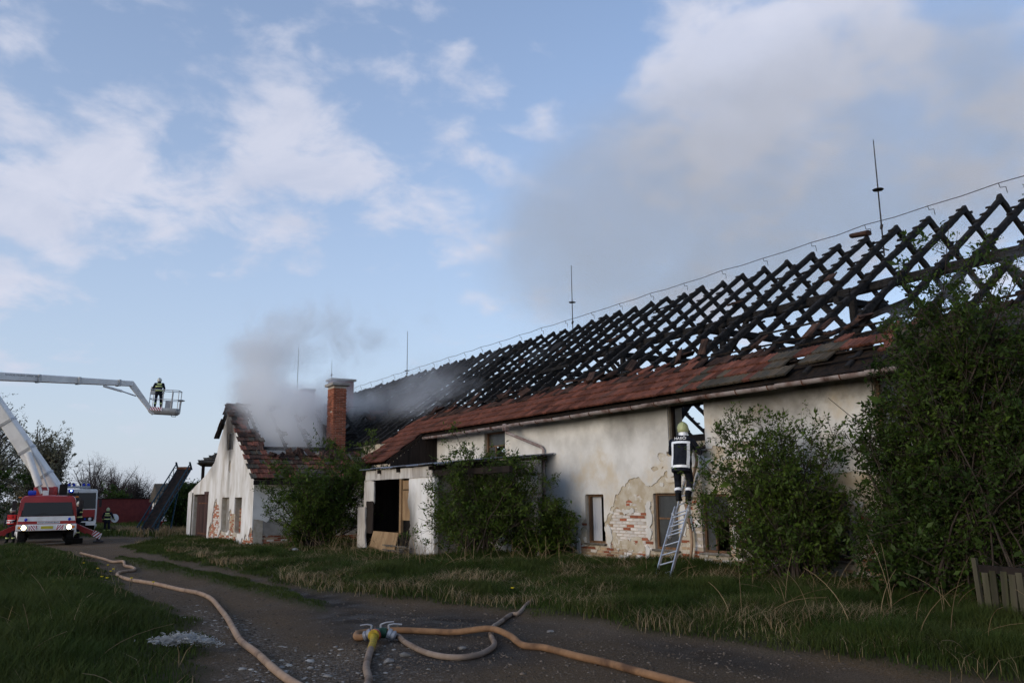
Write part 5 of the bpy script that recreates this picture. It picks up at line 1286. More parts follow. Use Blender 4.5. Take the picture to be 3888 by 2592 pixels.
m = MB(); m.cyl(T_(96, 1133, 48.6), T_(88, 1112, 48.6), .09, 12); m.build('piston', M['alu'], lb, **L_)
m = MB(); m.cyl(T_(90, 1116, 48.6), T_(64, 1040, 48.9), .17, 14); m.build('cylinder', M['boom_white'], lb, smooth=40, **L_)
m = MB(); m.tube([T_(112, 1125, 48.5), T_(92, 1070, 48.8), T_(60, 1010, 49)], .035, 8); m.build('hose_line', M['steel_pale'], lb, **L_)
u0, u1, u2 = T_(-52, 862, 49.9), T_(175, 873, 52.2), T_(303, 881, 53.4)
ub = boom('upper_boom', u0, u1, .42, .44, .40, .36, (0, 0, 1)); ub2 = boom('boom_section', T_(60, 867.5, 51), u2, .34, .40, .30, .30, (0, 0, 1), 'boom_white', ub)
for t_ in (.36, .62, .9): c = u0.lerp(u2, t_); dd = (u2-u0).normalized(); boom('collar', c-dd*.06, c+dd*.06, .48, .47-.1*t_, .48, .47-.1*t_, (0, 0, 1), 'steel_pale', ub)
xd = (u2-u0).normalized(); lp = T_(53, 862.5, 49.9); letter('lettering', 'SLOVÁCKÉ STROJÍRNY UHERSKÝ BROD', .125, 'print_dark', ub, lp+Vector((0, -.0, -.0)), xd, (0, 0, 1), squeeze=.78)
jb = boom('jib', T_(300, 879, 53.4), T_(353, 950, 53.9), .30, .36, .26, .24, (.9, 0, .4), 'boom_white', crane)
m = MB(); m.cyl(T_(238, 886, 52.6), T_(280, 898, 53.0), .07, 10); m.build('jib_cylinder', M['boom_white'], jb, **L_); m = MB(); m.cyl(T_(280, 898, 53), T_(312, 909, 53.4), .04, 8); m.build('jib_piston', M['alu'], jb, **L_)
# basket
bp_ = T_(378, 938, 54.0); bz = math.atan2(-at(378, 938, 54).x, at(378, 938, 54).y)
rb = Matrix.Translation(bp_) @ Matrix.Rotation(bz-tr_rz+R(-13), 4, 'Z') @ Matrix.Rotation(R(3), 4, 'Y')
def bk(m): m.v = [tuple(rb @ Vector(v)) for v in m.v]; return m
BW, BD = 1.72, .95
m = MB(); m.loft([[Vector((x*s, y*s2, z)) for x, y in rounded(BW, BD, .16)] for s, s2, z in ((.86, .7, -.36), (.97, .92, -.26), (1, 1, -.16), (1, 1, .0))]); bs = bk(m).build('basket', M['steel_pale'], crane, smooth=35, **L_)
a, b = MB(), MB(); stripes(a, b, (-.43, -BD/2-.02, -.08), (1, 0, 0), (0, 0, 1), .84, .20, 6, lean=-.8); q = bk(a).build('warning_panel', M['reflect_white'], bs, **L_); bk(b).build('red_stripe', M['print_red'], q, **L_)
for zz, rr in ((1.08, .024), (.52, .02)):
    m = MB(); pts = [(x, y, zz) for x, y in rounded(BW-.06, BD-.06, .14)]; m.tube(pts+[pts[0]], rr, 6); bk(m).build('rail', M['steel_pale'], bs, **L_)
for (x, y) in ((-.80, -.40), (-.05, -.43), (.45, -.43), (.80, -.36), (.80, .38), (.3, .43), (-.3, .43), (-.80, .38)): one_ = MB(); one_.cyl((x, y, 0), (x, y, 1.08), .024, 6); bk(one_).build('post', M['steel_pale'], bs, **L_)
m = MB(); m.box((-.72, .05, 1.05), (.36, .30, .46), bev=.03); bk(m).build('control_console', M['steel_pale'], bs, **L_)
m = MB(); m.box((.30, -.34, .22), (.42, .06, .42), bev=.01); bk(m).build('step_plate', M['zinc'], bs, **L_)
m = MB(); m.lathe([(.04, 0), (.20, .04), (.22, .08), (.10, .12)], (.92, -.1, .46), n=14); m.cyl((.88, -.1, -.1), (.9, -.1, .46), .06, 8); bk(m).build('water_monitor', M['steel_pale'], bs, **L_)
m = MB(); m.tube([(.42, 0, -.34), (.45, 0, -.45), (.68, 0, -.45), (.72, 0, -.34)], .022, 6); bk(m).build('lower_handle', M['iron_dark'], bs, **L_)
BASKET_FOOT = (Matrix.Translation(crane.location) @ Matrix.Rotation(tr_rz, 4, 'Z')) @ rb @ Vector((-.36, -.12, .0)); BASKET_RZ = bz-R(13)

# ------------------------------------------------------------------ second fire engine behind
ep = at(171, 1236, 66); e_rz = math.atan2(-ep.x, ep.y)
eng = thing('fire_engine', 'white and red box cab fire engine parked behind the platform truck', 'fire truck', (ep.x, ep.y, gzf(ep.x, ep.y)), e_rz)
m = MB(); m.loft([cab_ring(.0, 2.44, 2.36, .75, 2.80, .10), cab_ring(.05, 2.5, 2.42, .72, 2.84, .10), cab_ring(2.2, 2.5, 2.42, .72, 2.84, .10)]); ec = m.build('cab', M['paint_white'], eng, smooth=35, **L_)
front_panel('windscreen', 'glass_cab', -1.16, 1.16, -1.12, 1.12, 1.62, 2.68, .0, .02, .02, ec)
front_panel('windscreen_pillar', 'rubber', -.03, .03, -.03, .03, 1.62, 2.68, -.022, .02, .01, ec)
front_panel('grille_panel', 'paint_red', -1.14, 1.14, -1.14, 1.14, .94, 1.56, .0, 0, .02, ec)
front_panel('grille_slot', 'dark_under', -1.08, 1.08, -1.08, 1.08, .84, 1.10, -.022, 0, .012, ec)
for sx in (-.85, .85): one('headlight', M['lens_clear'], ec, 'lathe', [(.10, 0), (.09, -.03), (.01, -.05)], (sx, -.035, .97), (0, 1, 0), 14, **L_)
one('blue_lamp', M['glass_blue'], ec, 'lathe', [(.06, 0), (.05, -.03), (.01, -.05)], (.55, -.035, .97), (0, 1, 0), 12, **L_)
m = MB(); m.box((-.7, -.12, .68), (1.05, .24, .20), bev=.02); m.box((.7, -.12, .68), (1.05, .24, .20), bev=.02); eb = m.build('bumper', M['paint_white'], eng, **L_)
one('number_plate', M['plate_yellow'], eb, 'box', (.28, -.245, .68), (.34, .01, .10), **L_)
m = MB(); m.box((0, .5, 2.98), (1.5, .26, .14), bev=.03); lb_ = m.build('light_bar', M['zinc'], ec, **L_)
for sx in (-.6, -.3, .3, .6): one('beacon', M['glass_blue'], lb_, 'lathe', [(.10, 0), (.10, .14), (.05, .18)], (sx, .5, 3.03), n=12, **L_)
m = MB(); 
for sx in (-.35, 0, .35): m.tube([(sx-.15, .38, 3.0), (sx-.15, .38, 3.26), (sx+.15, .38, 3.26), (sx+.15, .38, 3.0)], .015, 5)
m.build('lamp_guard', M['steel_pale'], lb_, **L_)
for sx in (-1, 1): m = MB(); m.beam((sx*1.22, .1, 2.2), (sx*1.42, .0, 2.2), .03, .03); m.box((sx*1.44, 0, 1.95), (.16, .06, .5), bev=.02); m.build('mirror', M['iron_dark'], ec, **L_)
m = MB(); m.box((0, 4.2, 1.8), (2.46, 4.0, 1.9), bev=.05); m.build('body', M['paint_red'], eng, **L_)
m = MB(); m.box((0, 2.6, .62), (1.2, 5.8, .3)); m.box((0, .25, .5), (2.0, .2, .2)); m.build('chassis', M['dark_under'], eng, **L_)
for sx in (-1, 1):
    for y in (1.2, 4.9): wheel(eng, sx*1.02, y, .52, .52, .34, sx)

eng.scale = (1, 1, 1.09)

# ------------------------------------------------------------------ belt conveyor
c0, c1_ = at(336, 1222, 60), at(424, 1076, 64.5); conv = thing('belt_conveyor', 'blue lattice belt conveyor raised towards the wing roof', 'conveyor', (c0.x, c0.y, gzf(c0.x, c0.y)))
cd = (c1_-c0).normalized(); cs = Vector((cd.y, -cd.x, 0)).normalized(); cu = cs.cross(cd); cu = cu if cu.z > 0 else -cu; CL = (c1_-c0).length
m = MB(); m.beam(c0, c1_, .86, .10, cu); m.build('belt', M['belt'], conv)
m = MB(); m.beam(c0+cu*.02-cu*.20, c1_-cu*.20, .80, .06, cu); m.build('belt_return', M['belt'], conv)
for s_ in (-1, 1):
    m = MB(); o0 = cs*s_*.50
    for k in (.0, .42): m.beam(c0+o0+cu*k, c1_+o0+cu*k, .06, .06, cu)
    n = 16
    for i in range(n):
        a = c0+o0+cd*CL*i/n; b = c0+o0+cd*CL*(i+1)/n
        m.beam(a+cu*(.42 if i % 2 else 0), b+cu*(0 if i % 2 else .42), .035, .035, cs)
    m.build('side_lattice', M['paint_blue'], conv)
    one('end_horn', M['paint_blue'], conv, 'beam', c1_+o0-cu*.1, c1_+o0+cu*.55+cd*.05, .05, .12, cs)
pm = c0+cd*CL*.60-cu*.2
for s_ in (-1, 1): 
    q = at(374, 1226, 60.5); one('support_leg', M['paint_blue'], conv, 'beam', pm+cs*s_*.45, Vector((q.x+s_*.45*cs.x, q.y+s_*.45*cs.y, gzf(q.x, q.y)-.05)), .08, .08)
one('cross_member', M['paint_blue'], conv, 'beam', pm-cs*.5, pm+cs*.5, .10, .12)
for s_ in (-1, 1): one('front_skid', M['paint_blue'], conv, 'beam', c0+cs*s_*.5+cd*.6-cu*.05, Vector((c0.x+cs.x*s_*.5+.25, c0.y-.6, gzf(c0.x, c0.y))), .09, .07)
m = MB(); m.lathe([(.1, -.46), (.14, -.46), (.14, .46), (.1, .46)], c1_, cs, 12); m.build('drum', M['rust'], conv)
m = MB(); m.lathe([(.12, -.06), (.30, -.06), (.30, .06), (.12, .06)], c0+cd*1.5-cu*.55, cs, 16); m.build('wheel', M['rubber'], conv)
q = at(387, 1206, 72); m = MB(); m.box((q.x, q.y, .12), (2.4, 1.2, .12), bev=.03); m.box((q.x-.6, q.y, -.25), (.12, .9, .7)); m.box((q.x+.7, q.y, -.25), (.12, .9, .7)); tag(m.build('flat_trailer', M['paint_red']), 'low red trailer standing behind the conveyor', 'trailer')

# ------------------------------------------------------------------ far buildings
a, b = at(216, 1150, 92), at(352, 1150, 96); bt = at(285, 1145, 94).z
bw = thing('brick_outbuilding', 'long flat red brick outbuilding behind the second fire engine', 'building', (a.x, a.y, -.7))
m = MB(); m.beam((a.x, a.y, (bt-.7)/2), (b.x, b.y, (bt-.7)/2), .5, bt+.7); m.build('wall', M['brick_far'], bw)
m = MB(); m.beam((a.x, a.y, bt+.04), (b.x, b.y, bt+.04), .7, .08); m.build('coping', M['char_brown'], bw)
q = at(392, 1185, 88); wh = thing('white_cottage', 'small white cottage far behind the conveyor', 'house', (q.x+2.2, q.y+3, -.7))
m = MB(); m.box((q.x+1.6, q.y+3, .5), (5.0, 5, 2.4)); m.build('wall', M['white_far'], wh)
m = MB(); A = [(q.x-1.2, q.y+.3, 1.6), (q.x+4.4, q.y+.3, 1.6), (q.x+4.4, q.y+5.7, 1.6), (q.x-1.2, q.y+5.7, 1.6), (q.x-1.2, q.y+3, 3.4), (q.x+4.4, q.y+3, 3.4)]
m.add(A, [(0, 1, 5, 4), (2, 3, 4, 5), (0, 4, 3), (1, 2, 5), (0, 3, 2, 1)]); m.build('roof', M['tile_mossy'], wh)
one('window', M['glass_dark'], wh, 'box', (q.x+.8, q.y+.49, .6), (.9, .04, .9))

# ------------------------------------------------------------------ people
def ell_ring(c, ax, ay, a, b, n=14): return [c+ax*math.cos(t)*a+ay*math.sin(t)*b for t in np.linspace(0, 2*math.pi, n, endpoint=False)]
def limb(m, pts, rs, n=10):
    P, Rr = [], []
    for i in range(len(pts)-1):
        for t in np.linspace(0, 1, 5)[:-1 if i < len(pts)-2 else None]: P.append(Vector(pts[i]).lerp(Vector(pts[i+1]), t)); Rr.append(rs[i]*(1-t)+rs[i+1]*t)
    m.tube(P, Rr, n)
def hand(m, wrist, d, palm_n, grip=.5, side=1):
    """palm with four fingers and a thumb; d = pointing direction, palm_n = out of the palm"""
    d = Vector(d).normalized(); n = Vector(palm_n); n = (n-d*n.dot(d)).normalized(); s = d.cross(n)*side; w = Vector(wrist)
    m.loft([[w+d*t+s*x*ww+n*y*.016 for x, y in ((-1, -1), (1, -1), (1.1, 0), (1, 1), (-1, 1), (-1.1, 0))] for t, ww in ((0, .028), (.04, .042), (.095, .044))])
    for k, L in enumerate((.070, .080, .075, .058)):
        p = w+d*.09+s*(-.033+.022*k); q = p+(d*math.cos(grip)+n*math.sin(grip))*L*.5; e = q+(d*math.cos(grip*2.4)+n*math.sin(grip*2.4))*L*.55; m.tube([p-d*.02, p, q, e], [.0105, .011, .010, .008], 6)
    p = w+d*.03-s*.040; q = p+(d*.6-s*.6+n*.4).normalized()*.045; e = q+(d*.9+n*.45).normalized()*.04; m.tube([p+s*.015, p, q, e], [.013, .013, .012, .009], 6)
def remesh(m, vox, name):
    me = m.mesh(name, fix=True); o = bpy.data.objects.new(name, me); COL.objects.link(o)
    md = o.modifiers.new('r', 'REMESH'); md.mode = 'VOXEL'; md.voxel_size = vox; sm = o.modifiers.new('s', 'SMOOTH'); sm.iterations = 3; sm.factor = .45
    dg = bpy.context.evaluated_depsgraph_get(); out = bpy.data.meshes.new_from_object(o.evaluated_get(dg)); bpy.data.objects.remove(o); return out
def person(name, label, loc, rz, J, helmet='helmet_lime', bands='reflect_yellow', vest=None, style='bands', text=None, group='firefighters at the fire', vox=.015, bulk=1.0, frame_size=(.165, .02, .46)):
    """J: joints in the person's own frame, facing +y, feet near z=0"""
    V3 = {k: Vector(v) for k, v in J.items()}
    t = thing(name, label, 'person', loc, rz, group)
    m = MB(); pel, chest, neck, head = V3['pelvis'], V3['chest'], V3['neck'], V3['head']
    sx = (V3['shr']-V3['shl']).normalized(); up = (neck-pel).normalized(); sy = up.cross(sx).normalized(); sx2 = (V3['hipr']-V3['hipl']).normalized()
    rings = []
    for p, a, b, ax in ((pel-up*.20, .185, .145, sx2), (pel-up*.02, .20, .155, sx2), (pel.lerp(chest, .35), .188, .145, sx), (pel.lerp(chest, .7), .20, .152, sx), (chest, .225, .160, sx), (chest.lerp(neck, .55), .215, .135, sx), (chest.lerp(neck, .85), .13, .10, sx), (neck, .075, .075, sx)): rings.append(ell_ring(p, ax, sy, a*bulk, b*bulk))
    m.loft(rings)
    m.tube([neck-up*.06, neck.lerp(head, .5), head], [.068, .062, .06], 10)
    hu = V3.get('hup', Vector((0, 0, 1))).normalized(); hf = V3.get('hfwd', Vector((0, 1, 0))); hf = (hf-hu*hf.dot(hu)).normalized(); hs = hf.cross(hu)
    m.loft([ell_ring(head+hu*z+hf*f, hs, hf, a, b, 12) for z, a, b, f in ((-.13, .03, .04, .03), (-.11, .05, .06, .025), (-.06, .067, .083, .012), (0, .077, .098, 0), (.06, .077, .098, -.005), (.10, .058, .075, -.008), (.125, .02, .03, -.008))])
    m.tube([head+hf*.085+hu*.02, head+hf*.118-hu*.02, head+hf*.085-hu*.03], [.010, .014, .010], 6)
    for s in (-1, 1): m.loft([ell_ring(head+hs*s*(.072+q)-hf*.005, hf, hu, .02, .034, 8) for q in (0, .02)])
    for s in 'lr':
        limb(m, [chest.lerp(V3['sh'+s], .55), V3['sh'+s], V3['el'+s], V3['wr'+s]], [.085, .088, .066, .046])
        limb(m, [V3['hip'+s]+Vector((0, 0, .04)), V3['kn'+s], V3['an'+s]], [.108, .080, .066])
        a = V3['an'+s]; fd = V3.get('foot'+s, Vector((0, 1, 0))).normalized(); fu = Vector((0, 0, 1)); fs_ = fd.cross(fu).normalized()
        m.loft([[a+fd*f-fu*.09+fs_*x*w+fu*z*h for x, z in ((-1, 0), (1, 0), (1.05, .5), (.6, 1), (-.6, 1), (-1.05, .5))] for f, w, h in ((-.085, .035, .09), (-.05, .048, .14), (.05, .05, .13), (.13, .052, .075), (.19, .035, .05))])
        m.tube([a+Vector((0, 0, .1)), a-Vector((0, 0, .02))], [.07, .055], 10)
        d = V3.get('hd'+s, V3['wr'+s]-V3['el'+s]); hand(m, V3['wr'+s], d, V3.get('hn'+s, Vector((0, 0, -1))), J.get('grip', .5) if not isinstance(J.get('grip', .5), tuple) else .5, 1 if s == 'r' else -1)
    me = remesh(m, vox, 'body')
    for mt in ('suit', 'skin', 'glove', 'boot'): me.materials.append(M[mt])
    n = len(me.polygons); C = np.empty(n*3); me.polygons.foreach_get('center', C); C = C.reshape(-1, 3); mi = np.zeros(n, np.int32)
    mi[(C-np.array(head)) @ np.array(hu) > -.135] = 1
    mi[((C-np.array(neck)) @ np.array(up) < .03) & (mi == 1)] = 0
    for s in 'lr':
        w = np.array(V3['wr'+s]); d = np.array(V3.get('hd'+s, V3['wr'+s]-V3['el'+s]).normalized()); near = np.linalg.norm(C-w, axis=1) < .24; mi[near & ((C-w) @ d > -.01)] = 2
        a = np.array(V3['an'+s]); mi[(np.linalg.norm(C-a, axis=1) < .26) & (C[:, 2] < a[2]+.10)] = 3
    me.polygons.foreach_set('material_index', mi); me.polygons.foreach_set('use_smooth', np.ones(n, bool))
    body = link('body', me, None, t, local=True)
    bvh = BVHTree.FromPolygons([v.co for v in me.vertices], [tuple(p.vertices) for p in me.polygons])
    def ring_on(c, ax, k=28, off=.008, maxd=.32, a0=0, a1=2*math.pi):
        ax = Vector(ax).normalized(); u = ax.cross(Vector((0, 1, 0)) if abs(ax.y) < .9 else Vector((1, 0, 0))).normalized(); w = ax.cross(u); out = []
        for a in np.linspace(a0, a1, k, endpoint=abs(a1-a0) < 6.2):
            dr = u*math.cos(a)+w*math.sin(a); hit = None; pos = c.copy(); far = None
            h = bvh.ray_cast(c+dr*maxd, -dr, maxd); far = h[0] if h[0] is not None else c+dr*.1
            out.append(far+dr*off)
        return out
    def band(nm, c, ax, width, mat, parent=body, **k):
        ax = Vector(ax).normalized(); r0 = ring_on(c-ax*width/2, ax, **k); r1 = ring_on(c+ax*width/2, ax, **k); mm = MB(); nn = len(r0)
        mm.add(r0+r1, [(i, (i+1) % nn, nn+(i+1) % nn, nn+i) for i in range(nn)]); o = mm.build(nm, M[mat], parent, local=True); md = o.modifiers.new('t', 'SOLIDIFY'); md.thickness = .006; md.offset = 1; return o
    if style == 'bands':
        band('reflective_band', pel.lerp(chest, .15), up, .055, bands, maxd=.24); band('reflective_band', chest.lerp(pel, .18), up, .055, bands, maxd=.24)
        p = chest.lerp(neck, .42); h = bvh.ray_cast(p-sy*.4, sy, .5)
        if h[0] is not None: mm = MB(); q = h[0]-sy*.012; mm.beam(q-sx*.13, q+sx*.13, .014, .07, up); mm.build('back_panel', M['reflect_yellow'], body, local=True)
    for s in 'lr':
        ad = V3['wr'+s]-V3['el'+s]
        if style == 'bands': band('reflective_band', V3['el'+s].lerp(V3['wr'+s], .62), ad, .05, bands, k=14, maxd=.11)
        ld = V3['kn'+s]-V3['an'+s]; band('reflective_band', V3['an'+s].lerp(V3['kn'+s], .42), ld, .06, bands, k=16, maxd=.125)
    if style == 'frame':                               # square reflective frame on the back of the jacket
        def back_pt(a, b):                             # a across (-1..1), b along the spine in metres above the pelvis
            p = pel+up*b+sx*a; h = bvh.ray_cast(p-sy*.5, sy, .7); return (h[0] if h[0] is not None else p-sy*.12)-sy*.012
        mm = MB(); (wv, z0, z1), tk = frame_size, .054
        def strip(A, B, n=8, wd=tk, horiz=True):
            for i in range(n):
                a0 = [A[j]+(B[j]-A[j])*i/n for j in (0, 1)]; a1 = [A[j]+(B[j]-A[j])*(i+1)/n for j in (0, 1)]
                if horiz: q = [back_pt(a0[0], a0[1]-wd/2), back_pt(a1[0], a1[1]-wd/2), back_pt(a1[0], a1[1]+wd/2), back_pt(a0[0], a0[1]+wd/2)]
                else: q = [back_pt(a0[0]-wd/2, a0[1]), back_pt(a0[0]+wd/2, a0[1]), back_pt(a1[0]+wd/2, a1[1]), back_pt(a1[0]-wd/2, a1[1])]
                mm.add(q, [(0, 1, 2, 3)])
        strip((-wv-.03, z1), (wv+.03, z1)); strip((-wv-.03, z0), (wv+.03, z0)); strip((-wv, z0+tk/2+.001), (-wv, z1-tk/2-.001), horiz=False); strip((wv, z0+tk/2+.001), (wv, z1-tk/2-.001), horiz=False)
        mm.build('reflective_frame', M['reflect_white'], body, local=True)
        if text:
            q = back_pt(0, z1+.085)-sy*.006; letter('lettering', text, .085, 'reflect_white', body, q, sx, up)
    if vest:
        for b_, w_ in ((.30, .34),):
            band('vest', pel.lerp(chest, .62), up, .50, vest, k=30, off=.014, maxd=.27)
            band('reflective_band', pel.lerp(chest, .2), up, .05, 'reflect_white', k=30, off=.024, maxd=.27); band('reflective_band', pel.lerp(chest, .5), up, .05, 'reflect_white', k=30, off=.024, maxd=.27)
    # helmet
    R3 = Matrix((hs, hf, hu)).transposed(); mm = MB(); prof = []
    dome = [(math.cos(a), math.sin(a)) for a in np.linspace(0, math.pi/2*.97, 8)]
    mm.loft([ell_ring(head+hu*z-hf*(.012-f), hs, hf, a, b, 18) for z, a, b, f in ((-.072, .100, .120, -.012), (-.06, .112, .134, -.010), (-.02, .122, .148, -.004), (.04, .125, .152, 0), (.09, .112, .138, 0), (.13, .086, .108, 0), (.16, .045, .06, 0), (.168, .012, .016, 0))])
    hel = mm.build('helmet', M[helmet], body, smooth=50, local=True)
    mm = MB(); mm.loft([ell_ring(head+hu*.030+hf*.02, hs, hf, .124, .152, 18), ell_ring(head+hu*.018+hf*.028, hs, hf, .132, .168, 18), ell_ring(head+hu*.010+hf*.028, hs, hf, .126, .160, 18)]); mm.build('brim', M[helmet], hel, smooth=50, local=True)
    mm = MB(); mm.tube([head+hu*(.02+.152*math.sin(a))+hf*(-.012+.150*math.cos(a)) for a in np.linspace(.35, 2.9, 9)], .013, 6); mm.build('crest', M[helmet], hel, local=True)
    for s in (-1, 1): mm = MB(); mm.box(head+hs*s*.120+hu*.0, (.02, .06, .045), R3); mm.build('helmet_fitting', M['iron_dark'], hel, local=True)
    rg = [ell_ring(head+hu*z-hf*.012, hs, hf, a, b, 18) for z, a, b in ((-.07, .100, .120), (-.105, .098, .122), (-.15, .104, .130))]
    mm = MB(); half = [r_[9:]+[r_[0]] for r_ in rg]
    for i in range(2):
        for j in range(len(half[0])-1): mm.add([half[i][j], half[i][j+1], half[i+1][j+1], half[i+1][j]], [(0, 1, 2, 3)])
    mm.build('neck_guard', M['reflect_white' if style == 'frame' else 'suit'], hel, local=True)
    for s in (-1, 1): mm = MB(); mm.lathe([(.003, -.004), (.009, 0), (.003, .004)], head+hs*s*.032+hf*.094+hu*.01, hf, 8); mm.build('eye', M['print_dark'], body, local=True)
    return t
def stand(h=1.0, **kw):
    J = dict(pelvis=(0, 0, .98), chest=(0, -.01, 1.34), neck=(0, 0, 1.52), head=(0, .02, 1.65), shl=(-.20, 0, 1.45), shr=(.20, 0, 1.45), ell=(-.30, -.02, 1.17), elr=(.30, -.02, 1.17), wrl=(-.28, .14, .95), wrr=(.28, .14, .95),
             hipl=(-.10, 0, .93), hipr=(.10, 0, .93), knl=(-.14, .02, .50), knr=(.14, .02, .50), anl=(-.17, -.02, .09), anr=(.17, -.02, .09))
    J.update(kw); return J
# --- ladder and the man on it
lf0, lf1 = onz(1504, 1330, .10), onz(1537, 1336, .10); lx = (lf0.x+lf1.x)/2; lf0.x = lf1.x = lx; lf0.z = lf1.z = gzf(lx, lf0.y)-.02; lt = onx(1586, 1092, 13.92)
lad = thing('ladder', 'aluminium extension ladder leaning below the burnt upper window', 'ladder', (13.0, 15.2, lf0.z))
lw = (lf1-lf0)*.5; lb0 = (lf0+lf1)/2; ld_ = lt-lb0; LLn = ld_.length; ldn = ld_.normalized(); lsd = Vector((0, -1, 0)); lsd = (lsd-ldn*lsd.dot(ldn)).normalized(); lup = lsd.cross(ldn)
for (hw, a, b, off) in ((.205, 0, .70, .0), (.170, .40, 1.0, .045)):
    for s in (-1, 1): one('rail', M['alu'], lad, 'beam', lb0+ldn*LLn*a+lsd*s*hw-lup*off, lb0+ldn*LLn*b+lsd*s*hw-lup*off, .030, .062, lup, bev=.006)
    k = a*LLn+.22
    while k < b*LLn-.1:
        one('rung', M['alu'], lad, 'tube', [lb0+ldn*k-lsd*hw-lup*off, lb0+ldn*k+lsd*hw-lup*off], .016, 8); k += .28
for s in (-1, 1): one('guide_clamp', M['alu'], lad, 'box', lb0+ldn*LLn*.62+lsd*s*.205, (.05, .07, .09), bev=.01)
lp = lb0+ldn*(.40*LLn+.22+.28*3)                                   # rung under the boots
# facing the wall (+x): own +y -> world +x, so rz = -90 degrees; own x -> world -y
pf = Vector((lp.x-.07, lp.y-.08, lp.z+.02))
fm = person('person', 'firefighter climbing a ladder at the burnt upper window, seen from behind', (pf.x, pf.y, pf.z), R(-58),
       dict(pelvis=(.0, -.02, .80), chest=(.01, .04, 1.18), neck=(.02, .10, 1.40), head=(.02, .14, 1.535), shl=(-.205, .08, 1.27), shr=(.215, .08, 1.27), ell=(-.30, .26, 1.04), elr=(.36, .20, 1.02), wrl=(-.20, .46, 1.10), wrr=(.24, .44, 1.08),
            hipl=(-.10, -.02, .76), hipr=(.10, -.02, .76), knl=(-.15, .16, .43), knr=(.12, .15, .42), anl=(-.11, .0, .08), anr=(.10, .0, .08), hup=(-.05, .10, 1), hfwd=(-.35, 1, 0)),
       'helmet_lime', 'reflect_white', style='frame', text='HASIČI', vox=.013, bulk=1.16, frame_size=(.175, -.10, .42))
fm.scale = (1.05, 1.05, 1.05)
bf = BASKET_FOOT
person('person', 'firefighter standing in the raised crane basket with his back turned', (bf.x, bf.y, bf.z+.01), BASKET_RZ+R(12), stand(wrl=(-.36, .30, 1.18), ell=(-.34, .02, 1.14), wrr=(.26, .16, .98), hfwd=(.2, 1, 0)), 'helmet_white')
p = onz(246, 1226); p = at(246, 1200, 66.5)
person('person', 'firefighter in black suit carrying a white disc, right of the parked engines', (p.x, p.y, gzf(p.x, p.y)), R(-15), stand(elr=(.34, .02, 1.18), wrr=(.40, .20, 1.02), knl=(-.13, .06, .5), anl=(-.15, .02, .09)), 'helmet_lime')
d_ = Vector((.42, .30, 1.08)); d_.rotate(Euler((0, 0, R(-15)))); m = MB(); c = Vector((p.x, p.y, gzf(p.x, p.y)))+d_; m.lathe([(.26, -.012), (.30, -.012), (.30, .012), (.26, .02), (.05, .03)], c, (.4, -.9, .12), 24); tag(m.build('white_disc', M['paint_white']), 'round white disc carried by the firefighter beside the engines', 'disc')
p = at(180, 1200, 48.5)
person('person', 'firefighter standing at the right side of the platform truck cab', (p.x, p.y, gzf(p.x, p.y)+.28), R(80), stand(wrl=(-.22, .40, 1.25), ell=(-.30, .12, 1.16), hfwd=(.3, 1, -.2)), 'helmet_white')
m = MB(); m.box((p.x, p.y, gzf(p.x, p.y)+.14), (.5, .6, .26), bev=.03); tag(m.build('step_box', M['dark_under']), 'dark step box under the firefighter beside the truck cab', 'step')
p = at(27, 1200, 52)
person('person', 'firefighter in a red vest at the far left edge beside the truck', (p.x, p.y, gzf(p.x, p.y)), R(150), stand(wrl=(-.20, .32, 1.10)), 'helmet_white', vest='vest_red', style='vest')

# ------------------------------------------------------------------ hoses
def smooth_path(pts, n=8):
    P = [Vector(p) for p in pts]; out = []
    for i in range(len(P)-1):
        a, b, c, d = P[max(i-1, 0)], P[i], P[i+1], P[min(i+2, len(P)-1)]
        for t in np.linspace(0, 1, n, endpoint=False): out.append(.5*((2*b)+(c-a)*t+(2*a-5*b+4*c-d)*t*t+(3*b-a-3*c+d)*t*t*t))
    return out+[P[-1]]
r8 = lambda x, y: (x/2.0006, 1179.6+y/2.0006); b6 = lambda x, y: (1176+x/2.0006, 1240.1+y/2.0006)
def gpts(pp, r, dz=None):
    out = []
    for i, (x, y) in enumerate(pp):
        p = onz(x, y, r); p.z = gzf(p.x, p.y)+r*.92+(dz[i] if dz else 0); out.append(p)
    return out
def hose(label, pts, r, mat, name='fire_hose'):
    m = MB(); m.tube(smooth_path(pts), r, 14); o = m.build(name, M[mat], None, smooth=True); return tag(o, label, 'hose', 'fire hoses laid on the track')
HR = .041
A = [r8(*p) for p in ((370, 180), (430, 193), (480, 204), (520, 215), (566, 217), (575, 232), (606, 238), (620, 248), (600, 258), (550, 268), (542, 282), (590, 298), (650, 310), (720, 318), (830, 337), (910, 355), (970, 380), (1010, 422), (1045, 475), (1075, 532), (1110, 582), (1180, 636), (1250, 698), (1310, 748), (1380, 790), (1500, 850))]
hose('long pale hose winding from the trucks to the bottom of the picture', gpts(A, HR), HR, 'hose_tan')
B_ = [r8(*p) for p in ((1722, 582), (1708, 612), (1692, 650), (1684, 690), (1694, 735), (1688, 775), (1660, 815), (1640, 900))]
hB = hose('short hose from the dividing breeching down to the bottom edge', gpts(B_, HR, [.05, .02, 0, 0, 0, 0, 0, 0]), HR, 'hose_grey')
C_ = [r8(*p) for p in ((1690, 573), (1660, 572), (1638, 563), (1640, 549), (1670, 541), (1760, 535), (1850, 534), (2000, 541), (2100, 547), (2250, 551), (2340, 566))]+[b6(*p) for p in ((50, 478), (150, 491), (300, 529), (450, 565), (600, 605), (750, 645), (900, 690))]
dzC = [.04, .02, 0, 0, 0, 0, 0, 0, .02, .075, .03]+[0]*7
hose('brown hose looping left of the breeching, then running to the lower right', gpts(C_, HR, dzC), HR, 'hose_brown')
